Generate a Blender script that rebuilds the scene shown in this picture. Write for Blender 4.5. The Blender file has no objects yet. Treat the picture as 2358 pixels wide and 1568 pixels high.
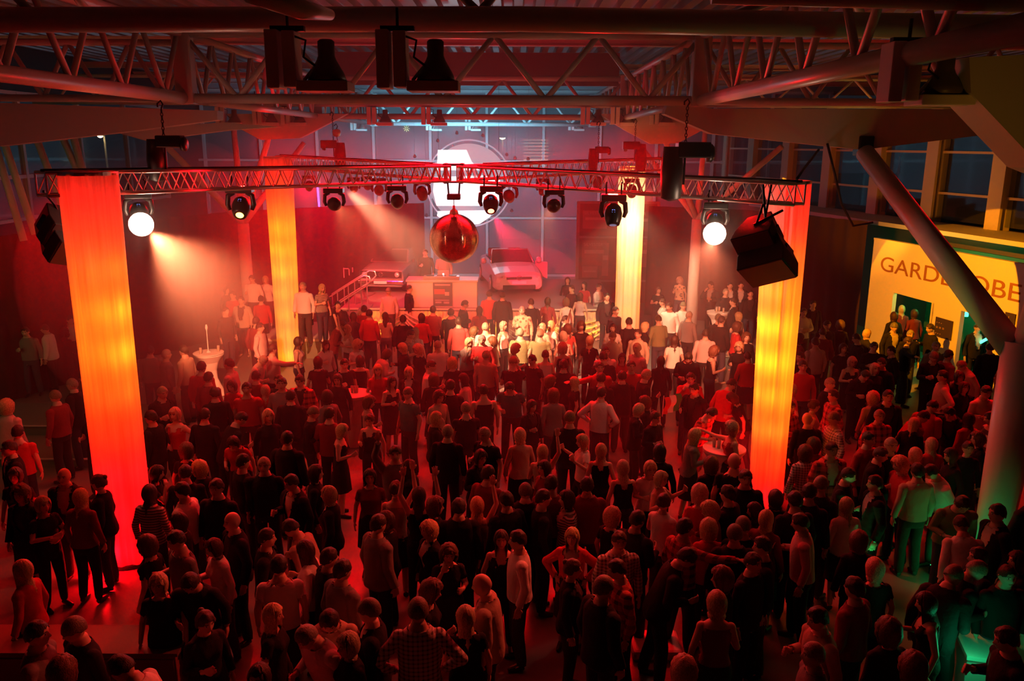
import bpy, bmesh, math, random
import numpy as np
from mathutils import Vector, Matrix, Quaternion, noise
R = math.radians
PI = math.pi
random.seed(7)
sc = bpy.context.scene
COL = sc.collection

# ---------------------------------------------------------------- camera
FPX, CXP, CYP = 1900.0, 1179.0, 784.0
CAMZ = 6.2
cam_d = bpy.data.cameras.new('camera')
cam = bpy.data.objects.new('camera', cam_d); COL.objects.link(cam)
cam.location = (0, 0, CAMZ)
CROT = Matrix.Rotation(R(90-13.5), 3, 'X') @ Matrix.Rotation(R(.28), 3, 'Z')
cam.rotation_euler = CROT.to_euler()
cam_d.sensor_width = 36; cam_d.lens = FPX/2358*36
cam_d.clip_start = .05; cam_d.clip_end = 500
sc.camera = cam
def ray(px, py): return CROT @ Vector(((px-CXP)/FPX, -(py-CYP)/FPX, -1))
def P(px, py, y):
    d = ray(px, py); return Vector((0, 0, CAMZ)) + d*(y/d.y)
def PZ(px, py, z):
    d = ray(px, py); return Vector((0, 0, CAMZ)) + d*((z-CAMZ)/d.z)

# ---------------------------------------------------------------- world, exposure
w = bpy.data.worlds.new('night_sky'); sc.world = w; w.use_nodes = True
bg = w.node_tree.nodes['Background']
bg.inputs[0].default_value = (.020, .024, .034, 1); bg.inputs[1].default_value = .35
sc.view_settings.view_transform = 'Standard'; sc.view_settings.look = 'None'
sc.view_settings.gamma = 1; sc.view_settings.exposure = 0
sc.view_settings.use_curve_mapping = False
cy = sc.cycles
cy.max_bounces = 3; cy.diffuse_bounces = 2; cy.glossy_bounces = 2; cy.transmission_bounces = 2
cy.transparent_max_bounces = 12; cy.volume_bounces = 0
cy.sample_clamp_indirect = 4; cy.sample_clamp_direct = 0
cy.caustics_reflective = False; cy.caustics_refractive = False
cy.use_denoising = True; cy.adaptive_threshold = .02
cy.light_sampling_threshold = .01

# ---------------------------------------------------------------- lights
RED = (1, .001, .004); AMB = (1, .30, .01); WARM = (1, .45, .16); GRN = (.02, 1, .22); CYAN = (.45, .85, 1); ROSE = (1, .10, .12)
def spot(name, loc, tgt, power, col, ang=40, blend=.4, rad=.08, vol=1.0):
    d = bpy.data.lights.new(name, 'SPOT'); d.energy = power; d.color = col
    d.spot_size = R(ang); d.spot_blend = blend; d.shadow_soft_size = rad; d.volume_factor = vol if hasattr(d, 'volume_factor') else 1
    o = bpy.data.objects.new(name, d); COL.objects.link(o); o.location = loc
    o.rotation_euler = (Vector(tgt)-Vector(loc)).to_track_quat('-Z', 'Y').to_euler(); return o
def point(name, loc, power, col, rad=.1):
    d = bpy.data.lights.new(name, 'POINT'); d.energy = power; d.color = col; d.shadow_soft_size = rad
    o = bpy.data.objects.new(name, d); COL.objects.link(o); o.location = loc; return o
def area(name, loc, tgt, power, col, sx, sy, spread=180):
    d = bpy.data.lights.new(name, 'AREA'); d.energy = power; d.color = col; d.shape = 'RECTANGLE'; d.size = sx; d.size_y = sy; d.spread = R(spread)
    o = bpy.data.objects.new(name, d); COL.objects.link(o); o.location = loc
    o.rotation_euler = (Vector(tgt)-Vector(loc)).to_track_quat('-Z', 'Y').to_euler(); return o

# lighting truss geometry used by lights as well
TC = P(1045, 399, 17.9); TNL = P(95, 424, 11.2); TNR = P(1842, 447, 12.3); TFL = P(648, 372, 23.0); TFR = P(1532, 378, 23.5)
HAZE = .022
# red wash lamps under the truss and roof
area('red_wash', (-1, 18.5, 6.3), (-1, 13, 0), 760, RED, 9, 1.2, 100)
area('red_wash', (-8.0, 14, 5.2), (-6.5, 9.5, 0), 70, RED, 2, 2, 110)
area('red_wash', (9.5, 17.0, 5.4), (8.8, 12.5, 0), 130, RED, 3, 2, 110)
area('red_wash', (-1, 11, 6.7), (-1, 7.0, 0), 45, (1, .02, .02), 9, 1, 110)
spot('red_flood', P(1700, 470, 11.5), (-1.7, 6.6, 1.2), 900, (1, .07, .03), 50, .6)
# red flood on the curtain left of the stage, and on the stage
spot('red_flood', P(690, 420, 23.5), (-5.2, 29.3, 1.6), 4200, (1, .0, .03), 75, .8)
spot('red_flood', P(700, 400, 23.5), (-1.0, 27.5, 1.0), 1500, (1, .05, .08), 60, .7)
spot('red_flood', P(1520, 400, 23.5), (6.0, 28.5, 1.5), 160, RED, 100, .7)
spot('red_flood', P(560, 430, 24), (-7.5, 26.5, 2), 60, (1, .03, .03), 90, .7)
# warm white key on the dance floor centre
spot('warm_key', P(800, 440, 16.5), (.3, 21.0, 1.2), 16000, (1, .38, .19), 34, .8)
spot('warm_key', P(1520, 420, 17.5), (.6, 20.5, 1.2), 3200, (1, .22, .10), 34, .8)
# amber stage front uplights
for x in (-4.2, -2.4, -.6, 1.2, 2.6): spot('amber_uplight', (x, 25.3, .12), (x, 26.2, .9), 40, (1, .50, .02), 80, .6)
# cold light of the round screen; unseen blue spots added for the haze behind
area('screen_glow', P(1080, 423, 31.1), P(1060, 540, 20), 16, (.50, .82, 1), 3, 3, 100)
for x, y, p in ((960, 350, 150), (1040, 290, 150), (1180, 330, 110), (1230, 430, 60), (870, 400, 70)): spot('added_blue_spot', P(x, y, 32.3), P(x, y-10, 39), p*5, (.20, .70, 1), 150, .9, .3)
# roof glow
area('roof_wash', (-1.5, 20, 7.4), (-1.5, 21, 9), 160, (1, .01, .03), 9, 12)
area('roof_wash', (9, 18, 6.9), (10, 18, 9), 12, (1, .02, .02), 6, 10)
area('roof_wash', (-10, 16, 6.9), (-11, 16, 9), 12, (1, .02, .02), 5, 10)
# cloakroom gobo
spot('orange_gobo', (5.7, 17.8, 5.5), (11.2, 21.2, 2.25), 3800, (1, .27, .0), 41, .03, .02)
spot('amber_facade', (9.0, 22.5, 3.7), (13.0, 26.5, 5.6), 200, (1, .28, .01), 110, .6)
spot('amber_corner', (3.2, 5.0, 5.2), (4.8, 7.4, 6.6), 14, (1, .45, .04), 60, .6)
# green lights
point('green_lamp', (11.9, 22.6, 2.6), 60, GRN, .2)
point('green_uplight', PZ(2228, 1352, .25), 9, GRN, .12)
spot('green_uplight', PZ(2160, 1300, .3), PZ(2215, 1240, 1.2), 14, GRN, 60, .5)
point('green_uplight', PZ(2246, 1500, 1.1), 5, (.02, 1, .35), .1)
spot('green_wash', (-12.5, 12, 2.5), (-14, 22, 6), 70, (.40, 1, .30), 90, .6)
spot('green_wash', (-12.5, 9, 6.5), (-10.5, 16.5, 0), 60, (.3, 1, .3), 60, .6)
spot('green_wash', (6.5, 10.5, 3.0), (5.3, 15, 6.5), 22, (.35, .9, .12), 30, .1)
# added unseen red lamps by the front columns and over the small podium
point('added_red_lamp', PZ(1700, 1030, .9), 60, RED, .1)
spot('added_red_lamp', PZ(1512, 1488, .1)+Vector((-.35, .9, 1.1)), PZ(1512, 1488, .1), 45, RED, 40, .3)
point('added_red_lamp', PZ(240, 1280, .3), 60, RED, .1)
spot('green_uplight', PZ(1985, 1392, .1), PZ(1951, 1205, 1.25), 34, GRN, 70, .5)
spot('rim_left', P(330, 490, 12.0), (-4.8, 9.0, 1.2), 160, (1, .03, .02), 60, .6)
spot('stage_front_red', P(1060, 430, 20), (-1.2, 24.6, .9), 1500, (1, .04, .02), 60, .7)
spot('stage_front_red', P(820, 430, 19.5), (-3.2, 24.4, .9), 1200, (1, .06, .03), 60, .7)
spot('back_rim', P(560, 425, 14.2), (-2.6, 7.2, 1.5), 520, (1, .012, .008), 62, .7)
spot('back_rim', P(1412, 440, 14.2), (1.6, 7.6, 1.5), 520, (1, .02, .012), 66, .7)
spot('back_rim', P(1700, 440, 13.0), (5.0, 9.8, 1.5), 420, (1, .006, .006), 56, .7)
for a, b, p in (((-3.2, 14.5, 5.5), (-5.6, 9.5, 7.2), 170), ((1.6, 14.5, 5.5), (3.4, 9.5, 7.2), 190), ((-1, 17.5, 5.9), (-1.2, 15, 7.5), 110), (P(720, 440, 22.5), (-7.4, 25.2, 4.5), 520), (P(1500, 450, 22.0), (5.6, 25.2, 4.6), 420), ((-4.5, 12.5, 5.6), (-8.5, 15.3, 6.6), 60), ((3.6, 19, 5.6), (8, 21, 8.6), 260), ((-5, 19, 5.6), (-9, 21, 8.6), 160)):
    spot('red_up_spot', a, b, p, RED, 85, .8, .15)


# ---------------------------------------------------------------- materials
MATS = {}
def nt(name):
    m = bpy.data.materials.new(name); m.use_nodes = True
    n = m.node_tree; return m, n, n.nodes['Principled BSDF']
def mat(name, col, rough=.6, metal=0, emit=None, es=0, bump=0, bscale=30, var=0, alpha=1, spec=None):
    if name in MATS: return MATS[name]
    m, n, b = nt(name)
    b.inputs['Base Color'].default_value = (*col, 1); b.inputs['Roughness'].default_value = rough; b.inputs['Metallic'].default_value = metal
    if spec is not None: b.inputs['Specular IOR Level'].default_value = spec
    if emit: b.inputs['Emission Color'].default_value = (*emit, 1); b.inputs['Emission Strength'].default_value = es
    if bump or var:
        tc = n.nodes.new('ShaderNodeTexCoord'); nz = n.nodes.new('ShaderNodeTexNoise'); nz.inputs['Scale'].default_value = bscale
        n.links.new(tc.outputs['Object'], nz.inputs['Vector'])
        if bump:
            bp = n.nodes.new('ShaderNodeBump'); bp.inputs['Strength'].default_value = bump; bp.inputs['Distance'].default_value = .02
            n.links.new(nz.outputs['Fac'], bp.inputs['Height']); n.links.new(bp.outputs['Normal'], b.inputs['Normal'])
        if var:
            mr = n.nodes.new('ShaderNodeMapRange'); mr.inputs['To Min'].default_value = 1-var; mr.inputs['To Max'].default_value = 1+var
            mx = n.nodes.new('ShaderNodeVectorMath'); mx.operation = 'SCALE'; mx.inputs[0].default_value = col
            n.links.new(nz.outputs['Fac'], mr.inputs['Value']); n.links.new(mr.outputs[0], mx.inputs['Scale']); n.links.new(mx.outputs[0], b.inputs['Base Color'])
    if alpha < 1:
        b.inputs['Alpha'].default_value = alpha
    MATS[name] = m; return m

# ---------------------------------------------------------------- mesh helpers
class MB:
    def __init__(s): s.v = []; s.f = []; s.m = []
    def add(s, vs, fs, mi=0):
        o = len(s.v); s.v += [tuple(v) for v in vs]; s.f += [tuple(i+o for i in f) for f in fs]; s.m += [mi]*len(fs); return s
    def box(s, c, d, rot=None, mi=0, taper=1):
        x, y, z = d[0]/2, d[1]/2, d[2]/2; c = Vector(c)
        vs = [Vector((sx*x*(taper if sz > 0 else 1), sy*y*(taper if sz > 0 else 1), sz*z)) for sz in (-1, 1) for sy in (-1, 1) for sx in (-1, 1)]
        if rot is not None: vs = [rot @ v for v in vs]
        return s.add([v+c for v in vs], [(0, 2, 3, 1), (4, 5, 7, 6), (0, 1, 5, 4), (2, 6, 7, 3), (0, 4, 6, 2), (1, 3, 7, 5)], mi)
    def tube(s, pts, r, seg=8, mi=0, caps=True):
        pts = [Vector(p) for p in pts]; rs = r if isinstance(r, (list, tuple)) else [r]*len(pts)
        up = None; rings = []
        for i, p in enumerate(pts):
            t = (pts[min(i+1, len(pts)-1)]-pts[max(i-1, 0)]).normalized()
            if up is None: up = t.orthogonal().normalized()
            a = (up - t*up.dot(t)).normalized(); b = t.cross(a); up = a
            rings.append([p + (a*math.cos(2*PI*k/seg)+b*math.sin(2*PI*k/seg))*rs[i] for k in range(seg)])
        vs = [v for rg in rings for v in rg]; fs = []
        for i in range(len(pts)-1):
            for k in range(seg):
                k2 = (k+1) % seg; fs.append((i*seg+k, i*seg+k2, (i+1)*seg+k2, (i+1)*seg+k))
        if caps: fs.append(tuple(range(seg))[::-1]); fs.append(tuple((len(pts)-1)*seg+k for k in range(seg)))
        return s.add(vs, fs, mi)
    def lathe(s, prof, c=(0, 0, 0), seg=24, mi=0, rot=None, caps=True):
        c = Vector(c); vs = []
        for r, z in prof:
            for k in range(seg):
                v = Vector((r*math.cos(2*PI*k/seg), r*math.sin(2*PI*k/seg), z))
                if rot is not None: v = rot @ v
                vs.append(v+c)
        n = len(prof); fs = []
        for i in range(n-1):
            for k in range(seg):
                k2 = (k+1) % seg; fs.append((i*seg+k, i*seg+k2, (i+1)*seg+k2, (i+1)*seg+k))
        if caps: fs.append(tuple(range(seg))[::-1]); fs.append(tuple((n-1)*seg+k for k in range(seg)))
        return s.add(vs, fs, mi)
    def loft(s, rings, mi=0, caps=True):
        seg = len(rings[0]); vs = [v for r in rings for v in r]; fs = []
        for i in range(len(rings)-1):
            for k in range(seg):
                k2 = (k+1) % seg; fs.append((i*seg+k, i*seg+k2, (i+1)*seg+k2, (i+1)*seg+k))
        if caps: fs.append(tuple(range(seg))[::-1]); fs.append(tuple((len(rings)-1)*seg+k for k in range(seg)))
        return s.add(vs, fs, mi)
    def prism(s, poly, z0, z1, mi=0):   # poly in xy
        n = len(poly); vs = [(x, y, z0) for x, y in poly]+[(x, y, z1) for x, y in poly]
        fs = [tuple(range(n))[::-1], tuple(range(n, 2*n))]+[(k, (k+1) % n, n+(k+1) % n, n+k) for k in range(n)]
        return s.add(vs, fs, mi)
    def mesh(s, name, mats, smooth=False):
        me = bpy.data.meshes.new(name); me.from_pydata(s.v, [], s.f)
        for m in (mats if isinstance(mats, (list, tuple)) else [mats]): me.materials.append(m)
        me.polygons.foreach_set('material_index', s.m)
        if smooth: me.polygons.foreach_set('use_smooth', [True]*len(s.f))
        me.update(); return me
    def build(s, name, mats, parent=None, smooth=False, loc=None, rot=None, bevel=0, **tags):
        o = bpy.data.objects.new(name, s.mesh(name, mats, smooth)); COL.objects.link(o)
        if parent: o.parent = parent
        if loc is not None: o.location = loc
        if rot is not None: o.rotation_euler = rot
        if bevel:
            md = o.modifiers.new('b', 'BEVEL'); md.width = bevel; md.segments = 2; md.limit_method = 'ANGLE'
        for k, v in tags.items(): o[k] = v
        return o
def thing(name, label, cat, loc=(0, 0, 0), rz=0, group=None):
    o = bpy.data.objects.new(name, None); COL.objects.link(o); o.location = loc; o.rotation_euler = (0, 0, rz)
    o.empty_display_size = .1; o['label'] = label; o['category'] = cat
    if group: o['group'] = group
    return o
def tag(o, label, cat, group=None):
    o['label'] = label; o['category'] = cat
    if group: o['group'] = group
    return o
def struct(o): o['kind'] = 'structure'; return o
def copy_tree(o, parent=None):
    c = o.copy(); COL.objects.link(c)
    if parent: c.parent = parent
    for ch in list(o.children): copy_tree(ch, c)
    return c
def aim(v, up='Y'): return Vector(v).to_track_quat('Z', up).to_matrix()
def text(name, body, size, loc, rot3, m, parent=None, ext=.004, align='LEFT', bold=0):
    cu = bpy.data.curves.new(name, 'FONT'); cu.body = body; cu.size = size; cu.extrude = ext; cu.align_x = align; cu.offset = bold
    t = bpy.data.objects.new(name, cu); me = None
    COL.objects.link(t); dg = bpy.context.evaluated_depsgraph_get(); me = bpy.data.meshes.new_from_object(t.evaluated_get(dg)); bpy.data.objects.remove(t)
    o = bpy.data.objects.new(name, me); COL.objects.link(o); me.materials.append(m)
    mw = rot3.to_4x4(); mw.translation = Vector(loc)
    if parent: o.parent = parent
    o.matrix_local = mw
    return o
# ---------------------------------------------------------------- setting
M_floor = mat('pale_floor', (.26, .24, .23), .35, bump=.05, bscale=3, var=.15)
M_dark = mat('dark_paint', (.03, .028, .028), .6, bump=.1)
M_steel = mat('white_painted_steel', (.62, .60, .58), .35, 0, bump=.02)
M_deck = mat('roof_deck_metal', (.42, .40, .40), .35, .6, bump=.05, bscale=2)
M_alu = mat('aluminium_tube', (.75, .74, .74), .32, .85)
M_black = mat('black_plastic', (.02, .02, .022), .4)
M_blackm = mat('black_metal', (.03, .03, .032), .35, .5)
M_curtain = mat('black_molton', (.045, .018, .02), .95, bump=.15, bscale=8)
M_white = mat('white_paint', (.78, .76, .72), .6, bump=.03)
M_grey = mat('grey_panel', (.35, .36, .38), .7)
M_white_pl = mat('white_plastic', (.8, .8, .8), .35)
M_cable = mat('black_rubber', (.012, .012, .012), .6)
# glass pane with a diffuse share
def glass(name, tint, dif, gl=.06):
    m = bpy.data.materials.new(name); m.use_nodes = True; n = m.node_tree; n.nodes.clear()
    o = n.nodes.new('ShaderNodeOutputMaterial'); t = n.nodes.new('ShaderNodeBsdfTransparent'); t.inputs[0].default_value = (*tint, 1)
    d = n.nodes.new('ShaderNodeBsdfDiffuse'); d.inputs[0].default_value = (.6, .62, .64, 1)
    g = n.nodes.new('ShaderNodeBsdfGlossy'); g.inputs['Roughness'].default_value = .05
    m1 = n.nodes.new('ShaderNodeMixShader'); m1.inputs[0].default_value = dif
    m2 = n.nodes.new('ShaderNodeMixShader'); m2.inputs[0].default_value = gl
    n.links.new(t.outputs[0], m1.inputs[1]); n.links.new(d.outputs[0], m1.inputs[2]); n.links.new(m1.outputs[0], m2.inputs[1]); n.links.new(g.outputs[0], m2.inputs[2]); n.links.new(m2.outputs[0], o.inputs[0])
    return m
M_glass = glass('window_glass', (.85, .88, .9), .02)
M_glassb = glass('light_catching_glass', (.6, .63, .66), .24, 0)  # diffuse share added to catch light, giving the look of lit haze

struct(MB().box((0, 17, -.1), (40, 46, .2)).build('floor', M_floor))
# roof deck: trapezoid ribs running away from the camera
mb = MB(); z0, z1, pt = 8.95, 8.82, .42; prof = []; x = -17
while x < 18:
    prof += [(x, z0), (x+.17, z0), (x+.21, z1), (x+.38, z1)]; x += pt
for a, b in zip(prof, prof[1:]):
    mb.add([(a[0], -3, a[1]), (b[0], -3, b[1]), (b[0], 39, b[1]), (a[0], 39, a[1])], [(0, 1, 2, 3)])
mb.box((0, 18, 9.15), (36, 43, .1))
struct(mb.build('ceiling', M_deck))
for i, y in enumerate((18.5, 22, 29, 33, 36.5)):
    o = MB(); o.box((0, y, 8.74), (34, .14, .03)); o.box((0, y, 8.58), (34, .14, .03)); o.box((0, y, 8.66), (34, .02, .16))
    tag(o.build('roof_purlin', M_steel), 'steel roof purlin under the ribbed ceiling, %s row from the balcony' % ['nearest', 'second', 'third', 'fourth', 'farthest'][i], 'roof beam', 'roof purlins')
# walls
struct(MB().box((0, 39.1, 4.6), (36, .2, .9)).build('wall_back', M_grey))
bpy.data.objects['wall_back'].location.z = 4.2
struct(MB().box((-14.6, 17, 1.9), (.2, 46, 4)).build('wall_left', M_dark))
struct(MB().box((-14.6, 17, 8.3), (.2, 46, 1.5)).build('trim_1', M_dark))
struct(MB().box((18.5, 17, 4.5), (.2, 46, 9)).build('wall_right', M_dark))
struct(MB().box((1.9, -3.0, 4.5), (33, .2, 9)).build('wall_rear', M_dark))
# ---- back window: mullions, rails and panes between z 0 and 8.4
bw = thing('window_1', '', ''); del bw['label']; del bw['category']; bw['kind'] = 'structure'
for i in range(12):
    x = -14.2+i*2.6
    if i: pass
    MB().box((x, 39, 4.2), (.12, .18, 8.4)).build('mullion', M_steel, bw)
    if i < 11:
        for (a, b) in ((0.1, 2.7), (2.8, 5.3), (5.4, 8.4)):
            MB().box((x+1.3, 39.02, (a+b)/2), (2.44, .015, b-a-.06)).build('pane', M_glassb, bw)
for z in (.05, 2.75, 5.35, 8.45): MB().box((0, 39, z), (29, .14, .1)).build('rail', M_steel, bw)
# ---- left window wall, z 3.9 .. 7.5
lw = thing('window_2', '', ''); del lw['label']; del lw['category']; lw['kind'] = 'structure'
for i in range(9):
    y = 8+i*3.4
    MB().box((-14.5, y, 5.7), (.16, .12, 3.7)).build('mullion', M_steel, lw)
    if i < 8:
        for (a, b) in ((3.95, 5.1), (5.2, 7.5)): MB().box((-14.5, y+1.7, (a+b)/2), (.015, 3.25, b-a-.04)).build('pane', M_glass, lw)
for z in (3.93, 5.15, 7.53): MB().box((-14.5, 21.6, z), (.14, 27.3, .1)).build('rail', M_steel, lw)
# slanted facade struts seen green at far left
for i, (a, b) in enumerate((((12, 335), (78, 530)), ((-6, 350), (52, 545)), ((150, 330), (178, 392)), ((172, 325), (190, 392)), ((86, 325), (112, 392)))):
    p, q = P(*a, 19.6+.5*(i > 1)), P(*b, 19.6+.5*(i > 1))
    d = (p-q); p = p+d*.45
    q = q - d*(.05 if i < 2 else 2.4)
    tag(MB().tube([p, q], .085, 12).build('facade_strut', M_steel, smooth=True), ['tall slanted steel strut before the left windows, nearer the fabric column', 'outermost slanted steel strut before the left windows', 'short slanted strut above the left truss end, middle one', 'short slanted strut above the left truss end, right one', 'short slanted strut above the left truss end, left one'][i], 'strut', 'facade struts')
# ---- right window wall, running parallel with the cloakroom wall
def rx(y): return 13.2+(24-y)*.217
rw = thing('window_3', '', ''); del rw['label']; del rw['category']; rw['kind'] = 'structure'
M_cream = mat('cream_paint', (.70, .62, .45), .5)
ra = math.atan(.217)
ys = [17.4, 20.2, 22.9, 25.5, 28.1, 30.9, 33.7, 36.5, 39]
for i, y in enumerate(ys):
    MB().box((rx(y), y, 5.6), (.34, .34, 3.9), Matrix.Rotation(ra, 3, 'Z')).build('facade_post', M_cream, rw)
    MB().box((rx(y)-.22, y-.02, 5.6), (.08, .5, 3.9), Matrix.Rotation(ra, 3, 'Z')).build('post_flange', M_cream, rw)
    if i < len(ys)-1:
        y2 = ys[i+1]; ym = (y+y2)/2; L = (y2-y)/math.cos(ra)-.36
        for (a, b) in ((4.0, 4.75), (4.82, 5.95), (6.02, 7.5)):
            MB().box((rx(ym), ym, (a+b)/2), (.015, L, b-a), Matrix.Rotation(ra, 3, 'Z')).build('pane', M_glass, rw)
        for z in (4.78, 5.98): MB().box((rx(ym), ym, z), (.1, L, .07), Matrix.Rotation(ra, 3, 'Z')).build('transom', M_cream, rw)
ym = 28.2
struct(MB().box((rx(ym)+.1, ym, 1.95), (.25, 22.6, 3.9), Matrix.Rotation(ra, 3, 'Z')).build('wall_right_lower', mat('dark_plinth', (.16, .12, .11), .7)))
struct(MB().box((rx(26)-.75, 25, 3.86), (1.7, 17, .12), Matrix.Rotation(ra, 3, 'Z')).build('trim_2', M_white))
# ---- bulkhead and roof girders
struct(MB().box((-1.25, 26.2, 8.35), (8.9, .15, .95)).build('trim_3', mat('maroon_bulkhead', (.30, .14, .16), .8)))
def chordtruss(name, label, a, b, h, n, rc=.085, rw_=.05, group=None, posts=True, first=0):
    """flat roof truss from a to b (bottom chord), height h, with W web of n V's"""
    a, b = Vector(a), Vector(b); t = thing(name, label, 'roof truss', tuple(a), 0, group)
    A = Vector((0, 0, 0)); B = b-a; H = Vector((0, 0, h))
    MB().tube([A, B], rc, 12).build('bottom_chord', M_steel, t, smooth=True)
    MB().tube([A+H, B+H], rc*.9, 12).build('top_chord', M_steel, t, smooth=True)
    for k in range(n):
        p0, p1, p2 = A+(B)*(k/n), A+B*((k+.5)/n), A+B*((k+1)/n)
        MB().tube([p0+H, p1], rw_, 8).build('web_tube', M_steel, t, smooth=True)
        MB().tube([p1, p2+H], rw_, 8).build('web_tube', M_steel, t, smooth=True)
    if posts:
        for p in (A, B): MB().box(p+H*.5, (.30, .26, h+.2)).build('end_post', M_steel, t, bevel=.02)
    return t
ZT = 6.92
chordtruss('roof_truss', 'wide white roof truss spanning above the lighting truss, nearest crossways one', (-5.7, 15, ZT), (3.25, 15, ZT), 1.08, 5, group='crossways roof trusses')
chordtruss('roof_truss', 'crossways roof truss in front of the maroon bulkhead, second from the balcony', (-5.7, 25, ZT), (3.25, 25, ZT), 1.08, 5, group='crossways roof trusses')
chordtruss('roof_truss', 'crossways roof truss deepest in the hall, near the back windows', (-5.7, 35, ZT), (3.25, 35, ZT), 1.08, 5, group='crossways roof trusses')
for x, s in ((-5.7, 'left'), (3.25, 'right')):
    chordtruss('roof_truss', 'lengthways roof truss running overhead towards the balcony on the %s' % s, (x, 4.5, ZT), (x, 14.8, ZT), 1.08, 7, rc=.10, rw_=.045, group='lengthways roof trusses', posts=False)
    chordtruss('roof_truss', 'lengthways roof truss between the two crossways trusses, %s side' % s, (x, 15.2, ZT), (x, 24.8, ZT), 1.08, 8, rc=.08, rw_=.045, group='lengthways roof trusses', posts=False)
    chordtruss('roof_truss', 'lengthways roof truss beyond the bulkhead, %s side' % s, (x, 25.2, ZT), (x, 34.8, ZT), 1.08, 8, rc=.08, rw_=.045, group='lengthways roof trusses', posts=False)
for x0, x1, nm in ((-14, -6, 'left'), (3.6, 13, 'right')):
    chordtruss('roof_truss', 'slim roof truss over the %s aisle level with the bulkhead' % nm, (x0, 25, ZT+.35), (x1, 25, ZT+.35), .75, 6, rc=.06, rw_=.035, group='aisle roof trusses', posts=False)
    chordtruss('roof_truss', 'slim roof truss over the %s aisle above the white haunched girder' % nm, (x0, 16.2, ZT+.05), (x1, 16.2, ZT+.05), 1.0, 7, rc=.07, rw_=.045, group='aisle roof trusses', posts=False)
# big tube across the top of the picture
p, q = P(-260, 46, 9), P(1200, 44, 9); r_ = P(2640, 70, 8.9)
tag(MB().tube([p, q, r_], .125, 24).build('roof_tube', M_steel, smooth=True), 'thick round steel tube crossing the whole hall just above the balcony view', 'roof tube')
for k, (a, b) in enumerate((((-20, -60), (70, 25)), ((200, 25), (120, -80)), ((1010, -60), (1095, 22)), ((1190, -70), (1110, 22)), ((1860, -30), (1700, 32)), ((1985, 40), (1950, -60)), ((2060, 40), (2150, -60)))):
    tag(MB().tube([P(*a, 9.4), P(*b, 9.05)], .045, 10).build('roof_brace', M_steel, smooth=True), 'slim brace rising from the thick roof tube, number %s from the left end' % ['one', 'two', 'three', 'four', 'five', 'six', 'seven'][k], 'brace', 'braces on the thick roof tube')
# near side: blurred lit ducts at the very top
M_duct = mat('painted_duct', (.7, .66, .6), .4)
tag(MB().tube([P(575, -22, 7.2), P(690, 20, 7.6), P(760, 34, 8.2)], [.10, .09, .05], 16).build('air_nozzle', M_duct, smooth=True), 'rounded nozzle hanging over the thick roof tube, lit bright red', 'nozzle')
tag(MB().tube([P(1640, -14, 6.2), P(2440, 6, 6.2)], .07, 16).build('lighting_bar', M_duct, smooth=True), 'bright bar above the thick roof tube at the right, closest to the balcony', 'bar')
# haunched girders (plate)
M_girder = mat('girder_white', (.60, .56, .52), .55, bump=.02)
def haunch(pts, y, th, label):
    mb = MB(); n = len(pts); vs = [P(px, py, y) for px, py in pts]; z = [Vector((v.x, y, v.z)) for v in vs]
    mb.add(z+[v+Vector((0, th, 0)) for v in z], [tuple(range(n))[::-1], tuple(range(n, 2*n))]+[(k, (k+1) % n, n+(k+1) % n, n+k) for k in range(n)])
    o = mb.build('haunched_girder', M_girder); return tag(o, label, 'girder', 'haunched roof girders')
haunch([(1540, 232), (1640, 250), (2520, 252), (2420, 292), (1985, 345), (1640, 308), (1530, 262)], 15, .32, 'white haunched roof girder pointing down to the diagonal strut, right aisle')
haunch([(500, 255), (-120, 232), (-420, 236), (-160, 348), (0, 336), (300, 302), (500, 276)], 15, .32, 'white haunched roof girder over the left aisle windows')
haunch([(250, 300), (510, 282), (640, 292), (520, 300), (335, 324)], 15.6, .3, 'lower flange wedge below the left haunched girder')
haunch([(520, 262), (800, 262), (690, 318), (600, 322), (540, 290)], 24.6, .3, 'far haunched girder above the rear left fabric column')
haunch([(1380, 262), (1690, 262), (1560, 330), (1500, 332), (1440, 300)], 24.6, .3, 'far haunched girder above the rear right fabric column')
# near right corner: girder end with amber underside
mb = MB(); pr = [P(2232, 132, 7), P(2480, 120, 7), P(2480, 420, 7), P(2400, 388, 7), P(2236, 214, 7)]
mb.add(pr+[v+Vector((0, .5, 0)) for v in pr], [(4, 3, 2, 1, 0), (5, 6, 7, 8, 9)]+[(k, (k+1) % 5, 5+(k+1) % 5, 5+k) for k in range(5)])
tag(mb.build('girder_end', M_girder), 'large grey girder end nearest the balcony in the top right corner', 'girder')
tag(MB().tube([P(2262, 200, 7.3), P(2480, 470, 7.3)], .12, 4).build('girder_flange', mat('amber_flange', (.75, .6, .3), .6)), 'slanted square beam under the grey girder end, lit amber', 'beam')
# tree columns
def treecol(name, label, base, node, tips, r0, r1):
    t = thing(name, label, 'column', tuple(base), 0, 'tree columns'); b = Vector(base)
    MB().tube([Vector((0, 0, 0)), Vector(node)-b], [r0, r1], 20).build('trunk', M_steel, t, smooth=True)
    for q in tips: MB().tube([Vector(node)-b, Vector(q)-b], [r1*.62, r1*.5], 14).build('branch', M_steel, t, smooth=True)
    return t
n1 = P(560, 515, 25.5); b1 = PZ(583, 770, .0); b1 = Vector((n1.x, 25.5, 0))
treecol('tree_column', 'white tree column behind the rear left fabric column with spread branches', b1, n1, [P(382, 335, 22.5), P(537, 285, 25.5), P(618, 320, 24.8), P(700, 330, 27)], .20, .17)
n2 = P(1605, 505, 25.5); b2 = Vector((n2.x, 25.5, 0))
treecol('tree_column', 'white tree column between the two right fabric columns with spread branches', b2, n2, [P(1800, 338, 22.5), P(1625, 290, 25.5), P(1530, 320, 24.8), P(1470, 330, 27)], .19, .15)
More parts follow.
